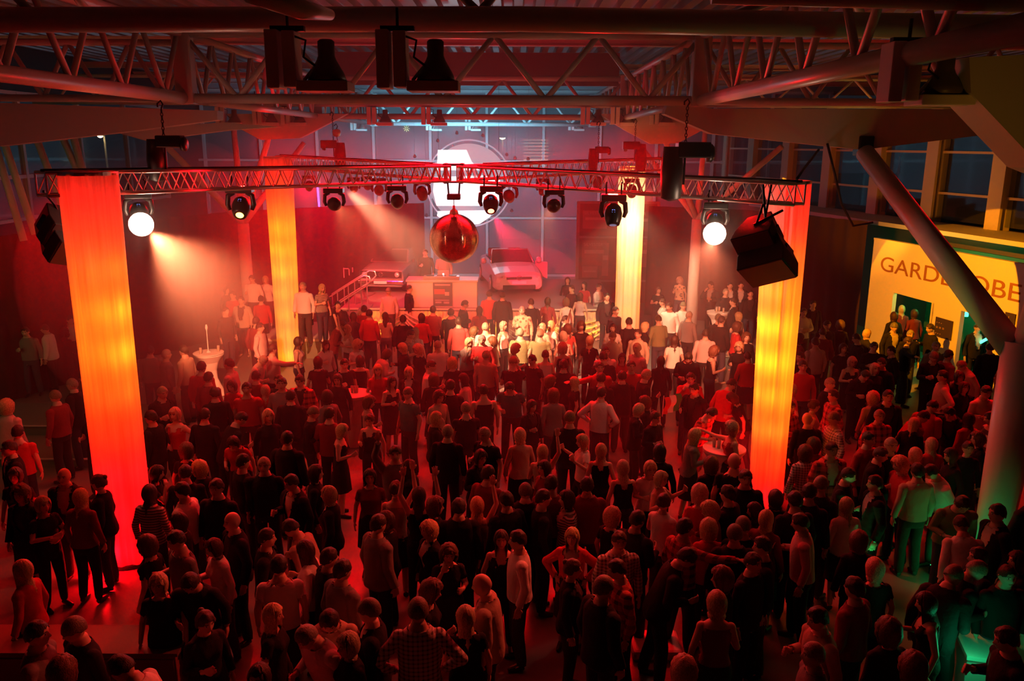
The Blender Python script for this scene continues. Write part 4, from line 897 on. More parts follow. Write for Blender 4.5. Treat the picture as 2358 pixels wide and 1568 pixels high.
# skin with face features painted in head coordinates
M_skin, n_, b_ = nt('skin'); L_ = n_.links.new; b_.inputs['Roughness'].default_value = .5; b_.inputs['Subsurface Weight'].default_value = 0
oi = n_.nodes.new('ShaderNodeObjectInfo'); cr = n_.nodes.new('ShaderNodeMapRange'); cr.inputs['To Min'].default_value = .82; cr.inputs['To Max'].default_value = 1.08; L_(oi.outputs['Random'], cr.inputs['Value'])
vs_ = n_.nodes.new('ShaderNodeVectorMath'); vs_.operation = 'SCALE'; vs_.inputs[0].default_value = (.64, .42, .31); L_(cr.outputs[0], vs_.inputs['Scale'])
at = n_.nodes.new('ShaderNodeAttribute'); at.attribute_name = 'head_pos'
def blob(cx, cz, rx_, rz_, y0=.05):
    sp = n_.nodes.new('ShaderNodeSeparateXYZ'); L_(at.outputs['Vector'], sp.inputs[0])
    ab = n_.nodes.new('ShaderNodeMath'); ab.operation = 'ABSOLUTE'; L_(sp.outputs['X'], ab.inputs[0])
    cb_ = n_.nodes.new('ShaderNodeCombineXYZ'); 
    for ax, c0, r0, src in (('X', cx, rx_, ab.outputs[0]), ('Y', cz, rz_, sp.outputs['Z'])):
        s1 = n_.nodes.new('ShaderNodeMath'); s1.operation = 'SUBTRACT'; s1.inputs[1].default_value = c0; L_(src, s1.inputs[0])
        s2 = n_.nodes.new('ShaderNodeMath'); s2.operation = 'DIVIDE'; s2.inputs[1].default_value = r0; L_(s1.outputs[0], s2.inputs[0]); L_(s2.outputs[0], cb_.inputs[ax])
    ln = n_.nodes.new('ShaderNodeVectorMath'); ln.operation = 'LENGTH'; L_(cb_.outputs[0], ln.inputs[0])
    lt = n_.nodes.new('ShaderNodeMath'); lt.operation = 'LESS_THAN'; lt.inputs[1].default_value = 1; L_(ln.outputs['Value'], lt.inputs[0])
    fr = n_.nodes.new('ShaderNodeMath'); fr.operation = 'GREATER_THAN'; fr.inputs[1].default_value = y0; L_(sp.outputs['Y'], fr.inputs[0])
    mu = n_.nodes.new('ShaderNodeMath'); mu.operation = 'MULTIPLY'; L_(lt.outputs[0], mu.inputs[0]); L_(fr.outputs[0], mu.inputs[1]); return mu.outputs[0]
cur = vs_.outputs[0]
for (cx, cz, a, c, colr) in ((.032, .030, .021, .0055, (.05, .03, .02)), (.031, .010, .015, .008, (.75, .7, .66)), (.031, .010, .0065, .0075, (.03, .02, .015)), (0, -.058, .024, .009, (.42, .12, .10))):
    mx = n_.nodes.new('ShaderNodeMix'); mx.data_type = 'RGBA'; L_(blob(cx, cz, a, c), mx.inputs['Factor']); L_(cur, mx.inputs['A']); mx.inputs['B'].default_value = (*colr, 1); cur = mx.outputs['Result']
L_(cur, b_.inputs['Base Color'])
M_shoe = mat('shoe_leather', (.025, .02, .018), .4)
def hair_mat(name, vc=False):
    m, n, b = nt(name); L = n.links.new; b.inputs['Roughness'].default_value = .5; b.inputs['Specular IOR Level'].default_value = .4
    tc = n.nodes.new('ShaderNodeTexCoord'); mp = n.nodes.new('ShaderNodeMapping'); mp.inputs['Scale'].default_value = (75, 75, 30); nz = n.nodes.new('ShaderNodeTexNoise'); nz.inputs['Scale'].default_value = 1.5
    L(tc.outputs['Object'], mp.inputs['Vector']); L(mp.outputs[0], nz.inputs['Vector']); bp = n.nodes.new('ShaderNodeBump'); bp.inputs['Strength'].default_value = .45; bp.inputs['Distance'].default_value = .012
    L(nz.outputs['Fac'], bp.inputs['Height']); L(bp.outputs[0], b.inputs['Normal'])
    s = n.nodes.new('ShaderNodeAttribute') if vc else n.nodes.new('ShaderNodeObjectInfo')
    if vc: s.attribute_name = 'tint'
    mr = n.nodes.new('ShaderNodeMapRange'); mr.inputs['From Min'].default_value = .3; mr.inputs['From Max'].default_value = .7; mr.inputs['To Min'].default_value = .5; mr.inputs['To Max'].default_value = 1.25; L(nz.outputs['Fac'], mr.inputs['Value'])
    vm = n.nodes.new('ShaderNodeVectorMath'); vm.operation = 'SCALE'; L(s.outputs['Color'], vm.inputs[0]); L(mr.outputs[0], vm.inputs['Scale']); L(vm.outputs[0], b.inputs['Base Color'])
    return m
M_hair = hair_mat('hair_strands')

HC = np.array([0, .018, 1.632])     # head centre
def np_loft(rings):
    seg = len(rings[0]); v = np.array(rings).reshape(-1, 3); f = []
    for i in range(len(rings)-1):
        for k in range(seg):
            k2 = (k+1) % seg; f.append((i*seg+k, i*seg+k2, (i+1)*seg+k2, (i+1)*seg+k))
    f.append(tuple(range(seg))[::-1]); f.append(tuple((len(rings)-1)*seg+k for k in range(seg)))
    return v, f
def head_geo():
    nu, nv = 40, 28; v = []
    for i in range(nv+1):
        th = PI*i/nv
        for k in range(nu):
            ph = 2*PI*k/nu; x, y, z = math.sin(th)*math.sin(ph), math.sin(th)*math.cos(ph), math.cos(th)
            X, Y, Z = x*.083, y*.101, z*.120
            if z < 0:   # jaw taper
                X *= 1-.30*(-z)**1.5; Y = Y*(1-.10*(-z)) + (.010*(-z) if y > 0 else .022*(-z)*(-y)*1.0)
            if y > 0:
                # flatter face, sockets, nose, lips, chin
                g = lambda cx, cz, sx, sz: math.exp(-((X-cx)/sx)**2-((Z-cz)/sz)**2)
                Y -= .010*y*max(0, 1-abs(Z)/.1)
                Y -= .011*(g(.031, .012, .016, .012)+g(-.031, .012, .016, .012))
                Y += .006*(g(.03, .034, .022, .008)+g(-.03, .034, .022, .008))
                Y += .026*math.exp(-(X/.011)**2-((Z+.022)/.015)**2)+.014*math.exp(-(X/.009)**2-((Z)/.02)**2)
                Y += .008*math.exp(-(X/.022)**2-((Z+.058)/.010)**2)+.011*math.exp(-(X/.022)**2-((Z+.096)/.016)**2)
            v.append((X, Y, Z))
    v = np.array(v)+HC; f = []
    for i in range(nv):
        for k in range(nu):
            k2 = (k+1) % nu; f.append((i*nu+k, (i+1)*nu+k, (i+1)*nu+k2, i*nu+k2))
    return v, f
def arm_pose(kind):
    """joints (elbow, wrist, hand dir, palm normal) for right(+1) / left(-1)"""
    D = {'down': ((.245, -.03, 1.155), (.255, .05, .915), (.02, .12, -1), (-1, 0, 0)),
         'drink': ((.235, .02, 1.165), (.150, .235, 1.225), (-.35, .7, .35), (-1, 0, .2)),
         'fold': ((.245, .06, 1.175), (.035, .235, 1.20), (-1, .15, .05), (0, -1, 0)),
         'fold2': ((.245, .06, 1.175), (.045, .255, 1.15), (-1, .1, .1), (0, -1, 0)),
         'up': ((.285, .07, 1.63), (.225, .13, 1.88), (-.05, .15, 1), (0, 1, 0)),
         'out': ((.40, .14, 1.37), (.60, .30, 1.42), (.7, .6, .05), (0, -.3, -1)),
         'face': ((.225, .19, 1.24), (.105, .185, 1.47), (-.5, -.15, .8), (-.5, -.6, 0)),
         'dance': ((.33, .06, 1.24), (.30, .27, 1.40), (-.1, .4, .9), (-.8, 0, .2)),
         'hip': ((.375, -.09, 1.19), (.205, .02, 1.035), (-.8, .4, -.3), (-.3, -.5, -.8))}
    return D[kind]
POSES = {0: ('down', 'down'), 1: ('drink', 'down'), 2: ('fold', 'fold2'), 3: ('up', 'drink'), 4: ('up', 'up'), 5: ('out', 'down'), 6: ('face', 'drink'), 7: ('dance', 'dance'), 8: ('drink', 'down'), 9: ('hip', 'hip')}
LEAN = {8: (20, 16), 1: (3, 8), 6: (5, 6)}     # torso lean, head pitch
def template(sex, pose):
    fem = sex == 'w'
    bm_v, bm_f = [], []
    def addg(v, f):
        o = sum(len(a) for a in bm_v); bm_v.append(np.array(v, float)); bm_f.extend([tuple(i+o for i in q) for q in f])
    # torso
    S = ([(.80, .150, .105, 0), (.90, .178, .125, -.012), (1.0, .160, .110, -.005), (1.10, .128, .092, 0), (1.20, .140, .098, .004), (1.30, .158, .112, .008), (1.385, .162, .100, .0), (1.44, .120, .075, -.008), (1.475, .062, .060, -.005), (1.53, .050, .052, 0)] if fem else
         [(.80, .150, .108, 0), (.90, .168, .122, -.008), (1.0, .160, .116, 0), (1.10, .152, .112, .004), (1.20, .166, .118, .004), (1.30, .184, .124, .002), (1.385, .182, .108, -.004), (1.44, .132, .082, -.010), (1.48, .082, .070, -.006), (1.54, .060, .062, 0)])
    rings = []
    for z, a, b, yo in S:
        rg = []
        for k in range(28):
            t = 2*PI*k/28; c, s = math.cos(t), math.sin(t)
            y = b*s
            if fem and 1.24 < z < 1.36 and s > 0: y += .035*math.exp(-((abs(a*c)-.075)/.05)**2)
            rg.append((a*math.copysign(abs(c)**.85, c), y+yo, z))
        rings.append(rg)
    addg(*np_loft(rings))
    addg(*head_geo())
    bones = []   # (name, a, b, ra, rb)
    def limb(name, pts, rs, seg=14):
        mb = MB(); 
        p = [Vector(q) for q in pts]; P2, R2 = [], []
        for i in range(len(p)-1):
            for j in range(4): f = j/4; P2.append(p[i].lerp(p[i+1], f)); R2.append(rs[i]+(rs[i+1]-rs[i])*f)
            bones.append((name+(str(i) if len(p) > 2 else ''), p[i], p[i+1], rs[i], rs[i+1]))
        P2.append(p[-1]); R2.append(rs[-1])
        mb.tube(P2, R2, seg); addg(mb.v, mb.f)
    def ball(c, r, sc_=(1, 1, 1), rot=None):
        mb = MB(); mb.lathe([(max(.0005, r*math.sin(PI*k/8)), -r*math.cos(PI*k/8)) for k in range(9)], (0, 0, 0), 12)
        v = np.array(mb.v)*np.array(sc_)
        if rot is not None: v = v @ np.array(rot).T
        addg(v+np.array(c), mb.f)
    sh = .165 if fem else .190; ar = .9 if fem else 1.0
    for sgn, kind in ((1, POSES[pose][0]), (-1, POSES[pose][1])):
        el, wr, hd, pn = arm_pose(kind); k_ = sh/.190
        el = Vector((el[0]*sgn*(.95 if fem else 1), el[1], el[2])); wr = Vector((wr[0]*sgn, wr[1], wr[2])); hd = Vector((hd[0]*sgn, hd[1], hd[2])).normalized(); pn = Vector((pn[0]*sgn, pn[1], pn[2])).normalized()
        s0 = Vector((sgn*(sh-.016), 0, 1.388))
        ball(s0, .060*ar)
        limb('arm%d' % sgn, [s0, el, wr], [.053*ar, .041*ar, .027*ar]); ball(el, .042*ar)
        # hand: palm, four fingers and a thumb
        w_ = hd.cross(pn).normalized(); pn = w_.cross(hd).normalized(); Rm = Matrix((w_, pn, hd)).transposed()
        hs = .92 if fem else 1.0
        ball(wr+hd*.048*hs, .048*hs, (.92, .42, 1.05), Rm); bones.append(('hand%d' % sgn, wr+hd*.02, wr+hd*.16, .04, .03))
        curl = .5 if kind in ('down', 'hip', 'fold', 'fold2', 'out') else 1.1
        if kind in ('up',): curl = .25
        for i, (off, ln) in enumerate(((-.034, .068), (-.0115, .078), (.0115, .073), (.034, .058))):
            base = wr+hd*.085*hs+w_*off*hs; d1 = (hd+pn*.25*curl+w_*off*3).normalized(); d2 = (hd*(1-.5*curl)+pn*.9*curl+w_*off*3).normalized()
            limb('hand%d' % sgn, [base-hd*.02, base+d1*ln*.5*hs, base+d1*ln*.5*hs+d2*ln*.5*hs], [.0105*hs, .0098*hs, .0080*hs], 6)
        tside = -1 if sgn > 0 else 1
        tb = wr+hd*.03*hs+w_*.030*tside; d1 = (hd*.75+w_*.7*tside+pn*.35).normalized()
        limb('hand%d' % sgn, [tb, tb+d1*.035, tb+d1*.035+(hd*.9+pn*.5).normalized()*.028], [.013*hs, .0115*hs, .009*hs], 6)
    st = {0: (.0, .0), 1: (.05, -.06), 2: (0, .04), 3: (-.05, .06), 4: (0, 0), 5: (.08, -.08), 6: (0, .05), 7: (.10, -.10), 8: (.06, -.12), 9: (0, 0)}[pose]
    hp = .092 if fem else .088
    for sgn, dy in ((1, st[0]), (-1, st[1])):
        bend = .10 if pose == 7 else .03
        hip = Vector((sgn*hp, 0, .90)); kn = Vector((sgn*(hp+.015), dy*.5+bend, .50)); an = Vector((sgn*(hp+.03), dy-.015, .095))
        limb('leg%d' % sgn, [hip, kn, an], [.092 if fem else .086, .056, .040]); ball(kn, .055); ball(hip, .092)
        limb('foot%d' % sgn, [an+Vector((0, -.03, -.045)), an+Vector((sgn*.01, .08, -.06)), an+Vector((sgn*.02, .165, -.068))], [.040, .036, .026], 10)
        ball(an+Vector((sgn*.01, .07, -.072)), .045, (.85, 2.0, .42))
    # ears
    for sgn in (1, -1): ball(HC+np.array((sgn*.082, -.008, -.005)), .03, (.28, .65, 1.05))
    v = np.concatenate(bm_v)
    me = bpy.data.meshes.new('t'); me.from_pydata([tuple(q) for q in v], [], bm_f)
    o = bpy.data.objects.new('t', me); COL.objects.link(o)
    rm = o.modifiers.new('r', 'REMESH'); rm.mode = 'VOXEL'; rm.voxel_size = .0078
    sm = o.modifiers.new('s', 'SMOOTH'); sm.factor = .5; sm.iterations = 2
    dc = o.modifiers.new('d', 'DECIMATE'); dc.ratio = .115
    dg = bpy.context.evaluated_depsgraph_get(); ev = o.evaluated_get(dg); m2 = bpy.data.meshes.new_from_object(ev)
    bpy.data.objects.remove(o); bpy.data.meshes.remove(me)
    bm = bmesh.new(); bm.from_mesh(m2)
    for zc in (.075, .86, .92, .93, .95, 1.0, 1.40, 1.475):
        bmesh.ops.bisect_plane(bm, geom=bm.verts[:]+bm.edges[:]+bm.faces[:], plane_co=(0, 0, zc), plane_no=(0, 0, 1), dist=.0015)
    bm.to_mesh(m2); bm.free(); m2.update()
    nv = len(m2.vertices); co = np.empty(nv*3); m2.vertices.foreach_get('co', co); co = co.reshape(-1, 3)
    no = np.empty(nv*3); m2.vertices.foreach_get('normal', no); no = no.reshape(-1, 3)
    faces = [tuple(p.vertices) for p in m2.polygons]
    bpy.data.meshes.remove(m2)
    # classify
    best = np.full(nv, 1e9); lab = np.array(['torso']*nv, dtype=object); par = np.zeros(nv)
    for nme, a, b, ra, rb in bones:
        a = np.array(a); b = np.array(b); ab = b-a; t = np.clip(((co-a) @ ab)/(ab @ ab), 0, 1)
        d = np.linalg.norm(co-(a+t[:, None]*ab), axis=1)-(ra+(rb-ra)*t)
        d += .004
        hit = d < best; best[hit] = d[hit]; lab[hit] = nme; par[hit] = t[hit]
    tb = np.array([s[:4] for s in S]); A_ = np.interp(co[:, 2], tb[:, 0], tb[:, 1]); B_ = np.interp(co[:, 2], tb[:, 0], tb[:, 2])
    dt = (np.sqrt((co[:, 0]/A_)**2+(co[:, 1]/B_)**2)-1)*.5*(A_+B_)
    dt[(co[:, 2] < .8) | (co[:, 2] > 1.53)] = 1e9
    hit = dt < best; lab[hit] = 'torso'
    hd_ = np.linalg.norm((co-HC)/np.array((.09, .115, .13)), axis=1)
    lab[(hd_ < 1.12) & (co[:, 2] > 1.52)] = 'head'
    return dict(co=co, no=no, faces=faces, lab=lab, par=par, fem=fem, S=tb, pose=pose)
def deform(T, v):
    """head pitch and torso lean, after clothes are cut"""
    v = np.array(v, float); ln, hp = LEAN.get(T['pose'], (0, 0 if T['pose'] != 7 else 5))
    def rot(v, piv, ang, z0, z1):
        w = np.clip((v[:, 2]-z0)/(z1-z0), 0, 1); w = w*w*(3-2*w); a = -R(ang)*w; y = v[:, 1]-piv[0]; z = v[:, 2]-piv[1]
        o = v.copy(); o[:, 1] = piv[0]+y*np.cos(a)-z*np.sin(a); o[:, 2] = piv[1]+y*np.sin(a)+z*np.cos(a); return o
    keep = v.copy()
    if hp:
        hv = rot(v, (-.01, 1.52), hp, 1.50, 1.57); m = (np.abs(v[:, 0]) < .13) & (v[:, 2] > 1.50) & (v[:, 1] < .2)
        v = np.where(m[:, None], hv, v)
    if ln: v = rot(v, (0, .95), ln, .92, 1.05)
    return v
def mk(name, v, f, mats, attr=None, mi=None):
    me = bpy.data.meshes.new(name); me.from_pydata([tuple(q) for q in v], [], f)
    for m in mats: me.materials.append(m)
    me.polygons.foreach_set('use_smooth', [True]*len(f))
    if mi is not None: me.polygons.foreach_set('material_index', mi)
    if attr is not None:
        a = me.attributes.new('head_pos', 'FLOAT_VECTOR', 'POINT'); a.data.foreach_set('vector', np.ascontiguousarray(attr, dtype=np.float32).ravel())
    me.update(); return me
def body_mesh(T, nme):
    hp = T['co']-HC; far = T['lab'] != 'head'; hp = hp.copy(); hp[far] = (0, -1, 0)
    mi = [1 if str(T['lab'][f[0]]).startswith('foot') or T['co'][f[0]][2] < .06 else 0 for f in T['faces']]
    return mk(nme, deform(T, T['co']), T['faces'], [M_skin, M_shoe], hp, mi)
def cut(T, nme, sel, off, snaps=()):
    """shell of the body faces whose vertices are all in sel, pushed outwards"""
    fs = [f for f in T['faces'] if all(sel[i] for i in f)]
    used = sorted({i for f in fs for i in f}); idx = {i: k for k, i in enumerate(used)}; u = np.array(used)
    co, no = T['co'][u].copy(), T['no'][u]; fs = [tuple(idx[i] for i in f) for f in fs]
    ec = {}
    for f in fs:
        for a, b in zip(f, f[1:]+f[:1]): e = (min(a, b), max(a, b)); ec[e] = ec.get(e, 0)+1
    bd = np.zeros(len(u), bool)
    for (a, b), c in ec.items():
        if c == 1: bd[a] = bd[b] = True
    o = off(co, T['lab'][u], T['par'][u]) if callable(off) else np.full(len(u), off)
    nn = no.copy(); co2 = co+nn*o[:, None]
    nbr = [[] for _ in u]
    for a, b in ec: nbr[a].append(b); nbr[b].append(a)
    for it in range(3):
        av = np.array([co2[q].mean(0) if q else co2[i] for i, q in enumerate(nbr)]); k = np.where(bd, .0, .55)[:, None]; co2 = co2*(1-k)+av*k
    # turned-in hem so that the cloth reads as having thickness
    bl = np.where(bd)[0]; bi = {int(b): len(u)+k for k, b in enumerate(bl)}
    for zs in snaps:
        k = bd & (np.abs(co[:, 2]-zs) < .012); co2[k, 2] = zs
    inner = co[bl]+no[bl]*.001
    for zs in snaps:
        k = np.abs(co2[bl, 2]-zs) < 1e-6; inner[k, 2] = zs-.002
    v = np.vstack([co2, inner]) if len(bl) else co2
    for (a, b), c in ec.items():
        if c == 1: fs.append((a, b, bi[b], bi[a]))
    return mk(nme, deform(T, v), fs, [CL['plain']])
def top_mesh(T, kind):
    lab, par, co = T['lab'], T['par'], T['co']; isarm0 = np.array([str(l) in ('arm10', 'arm-10') for l in lab]); isarm1 = np.array([str(l) in ('arm11', 'arm-11') for l in lab]); tor = lab == 'torso'
    leg = np.array([str(l).startswith('leg') for l in lab])
    T['leg'] = leg
    hem = {'s': .92, 't': .93, 'k': .95, 'j': .86, 'd': .95}[kind]; neck = {'s': 1.475, 't': 1.462, 'k': 1.40, 'j': 1.49, 'd': 1.39}[kind]
    sel = ((tor & (co[:, 2] < neck+.003)) | leg) & (co[:, 2] > hem-.003)
    if kind in 'sj': sel |= isarm0 | (isarm1 & (par < (.92 if kind == 's' else .97)))
    if kind == 't': sel |= isarm0 & (par < .60)
    if kind in 'kd': sel &= ~(isarm0 | isarm1); sel &= ~((co[:, 2] > 1.36) & (np.abs(co[:, 0]) > .135))
    if kind in 'kd': sel &= ~((co[:, 2] > 1.33) & (np.abs(co[:, 0]) < .05) & (co[:, 1] > 0))
    if kind == 'j': sel &= ~((co[:, 1] > .04) & (np.abs(co[:, 0]) < .035+.10*np.clip((co[:, 2]-1.15)/.35, 0, 1)*.6) & (co[:, 2] > 1.12))
    base = {'s': .016, 't': .014, 'k': .008, 'j': .026, 'd': .009}[kind]
    def off(c, l, p):
        o = np.full(len(c), base)
        t = l == 'torso'
        if kind in 'stj': o = o+np.where(t & (c[:, 2] < 1.22), .014 if not T['fem'] else .010, 0)
        nz = np.array([noise.noise(Vector((x*9, y*9, z*7+T['pose']))) for x, y, z in c]); return o+nz*.009
    return cut(T, {'s': 'shirt', 't': 'tee_shirt', 'k': 'sleeveless_top', 'j': 'jacket', 'd': 'dress_bodice'}[kind], sel, off, (hem,))
def inner_shirt(T):
    lab, co = T['lab'], T['co']; return cut(T, 'inner_shirt', (lab == 'torso') & (co[:, 2] > 1.0) & (co[:, 2] < 1.475), .010)
def trousers_mesh(T):
    lab, co, par = T['lab'], T['co'], T['par']
    leg = np.array([str(l).startswith('leg') for l in lab]); sel = ((leg & (co[:, 2] > .072)) | ((lab == 'torso') & (co[:, 2] < 1.003))) & (co[:, 2] < 1.003)
    def off(c, l, p): return np.where(c[:, 2] < .75, .016+.010*np.clip((.75-c[:, 2])/.6, 0, 1)*(0.2 if T['fem'] else 1.2), .010)+np.array([noise.noise(Vector((x*8, y*8, z*9)))*.006 for x, y, z in c])
    return cut(T, 'trousers', sel, off, (.075,))
def skirt_mesh(T):
    rings = []
    for z, a, b in ((1.06, .148, .108), (1.0, .172, .124), (.92, .196, .146), (.80, .205, .160), (.66, .212, .172), (.50, .222, .186)):
        rings.append([(a*(1+.03*math.sin(9*t)*(1.06-z)*2)*math.cos(t), b*(1+.03*math.sin(9*t)*(1.06-z)*2)*math.sin(t)+.01, z) for t in [2*PI*k/40 for k in range(40)]])
    v, f = np_loft(rings); f = f[:-2]; return mk('skirt', deform(T, v), f, [CL['plain']])
def hair_mesh(T, style):
    """shell round the skull, open at the face; long styles drape behind the shoulders"""
    nu, nv = 34, 16; fs = []; v = []; rnd = random.Random(hash(style) & 255 if 0 else ord(style[0]))
    vol = {'s': .009, 'g': .006, 'l': .017, 'o': .022, 'c': .040, 'u': .013, 'h': .010}[style]
    low = {'s': -.035, 'g': -.03, 'l': -.30, 'o': -.13, 'c': -.10, 'u': -.03, 'h': -.02}[style]
    for i in range(nv+1):
        for k in range(nu):
            ph = 2*PI*k/nu; cf = math.cos(ph)   # 1 = front
            hl = .062 if abs(math.sin(ph)) < .62 and cf > 0 else (.02 if cf > .15 else low)     # lower limit of hair in z
            if cf > 0 and style in 'loc' and hl < .05: hl = low*.8 if cf < .55 else .02
            if style == 'h': hl = min(hl, .02) if cf < .1 else .01
            if style in 'sgh' and -.75 < cf < .2: hl = max(hl, -.035+.045*(cf+.75)/.95)
            hl += .006*math.sin(ph*9+1)+.004*math.sin(ph*17)
            hl0 = max(hl, -.085); thm = math.acos(max(-1, min(1, hl0/.121)))
            n1 = nv if hl >= -.085 else nv-6
            if i <= n1: th = thm*i/n1; x, y, z = math.sin(th)*math.sin(ph), math.sin(th)*math.cos(ph), math.cos(th); q = [x*(.083+vol), y*(.101+vol), z*(.121+vol)]
            else:
                f = (i-n1)/6; x, y = math.sin(thm)*math.sin(ph), math.sin(thm)*math.cos(ph); zz = math.cos(thm)*(.121+vol)
                wd = 1+.25*math.sin(f*2.4) if style != 'l' else 1+.22*math.sin(f*3.0)
                q = [x*(.083+vol)*wd*1.02, y*(.101+vol)*(1-.1*f)-(.055*min(1, f*1.5) if style == 'l' and y < .3 else 0)+(.02*f if style == 'l' and y > .3 else 0), zz+(hl-hl0)*f]
            if style == 'c':
                nz = noise.noise(Vector((q[0]*38, q[1]*38, q[2]*38)))*.014; l = math.sqrt(sum(a*a for a in q)); q = [a*(1+nz/l) for a in q]
            if style in 'sgou' and i < nv:
                nz = noise.noise(Vector((q[0]*26+ord(style), q[1]*26, q[2]*26)))*(.009 if style != 'g' else .004); l = math.sqrt(sum(a*a for a in q)); q = [a*(1+nz/l) for a in q]
            if style in 'lo': q[0] += .003*math.sin(ph*13+i*.3); q[1] += .003*math.cos(ph*11)
            v.append(q)
    v = np.array(v)
    for i in range(nv):
        for k in range(nu):
            k2 = (k+1) % nu; fs.append((i*nu+k, (i+1)*nu+k, (i+1)*nu+k2, i*nu+k2))
    # inner rim
    b0 = nv*nu; n0 = len(v); rim = v[b0:b0+nu]*np.array((.93, .93, 1.0)); v = np.vstack([v, rim])
    for k in range(nu): k2 = (k+1) % nu; fs.append((b0+k, n0+k, n0+k2, b0+k2))
    if style == 'u':
        mb = MB(); mb.lathe([(max(.001, .036*math.sin(PI*k/7)), -.036*math.cos(PI*k/7)) for k in range(8)], (0, -.085, .085), 12); o = len(v); v = np.vstack([v, np.array(mb.v)]); fs += [tuple(i+o for i in f) for f in mb.f]
    return mk('hair', deform(T, v+HC), fs, [M_hair])
def rim_hair(T):
    return hair_mesh(T, 'g')
COLR = {'k': (.016, .014, .016), 'w': (.78, .75, .72), 'r': (.50, .035, .04), 'n': (.03, .04, .08), 'g': (.22, .21, .21), 'p': (.62, .45, .44), 't': (.05, .16, .17), 'e': (.50, .40, .30), 'm': (.20, .03, .035), 'G': (.20, .24, .12), 'X': (.62, .10, .09), 'P': (.72, .68, .66), 'S': (.55, .50, .42), 'F': (.72, .48, .32)}
HCOL = {'s': (.045, .028, .018), 'g': (.34, .27, .20), 'b': (.20, .15, .11), 'l': (.05, .028, .018), 'y': (.62, .44, .22), 'o': (.06, .032, .02), 'z': (.60, .44, .25), 'c': (.13, .06, .03), 'C': (.58, .40, .22), 'u': (.10, .055, .03)}
HSTY = {'s': 's', 'g': 'g', 'b': None, 'l': 'l', 'y': 'l', 'o': 'o', 'z': 'o', 'c': 'c', 'C': 'c', 'u': 'u'}
CNAME = {'k': 'black', 'w': 'white', 'r': 'red', 'n': 'navy', 'g': 'grey', 'p': 'pale pink', 't': 'teal', 'e': 'beige', 'm': 'dark red', 'G': 'olive', 'X': 'red checked', 'P': 'white checked', 'S': 'striped', 'F': 'flowered'}
TNAME = {'s': 'shirt', 't': 'tee', 'k': 'sleeveless top', 'j': 'jacket', 'd': 'dress'}
PAT = {'X': 'check', 'P': 'gingham', 'S': 'stripe', 'F': 'floral'}
PNAME = {0: '', 1: 'one forearm raised', 2: 'arms folded', 3: 'one arm up', 4: 'both arms up', 5: 'arm reaching out', 6: 'hand at face', 7: 'dancing', 8: 'leaning forward', 9: 'hands on hips'}
YAW = {'F': 0, 'FL': 45, 'L': 90, 'CL': 135, 'C': 180, 'CR': 225, 'R': 270, 'FR': 315}
FNAME = {'F': 'from behind', 'FL': 'back half turned', 'FR': 'back half turned', 'L': 'in profile', 'R': 'in profile', 'C': 'facing the balcony', 'CL': 'half facing the balcony', 'CR': 'half facing the balcony'}
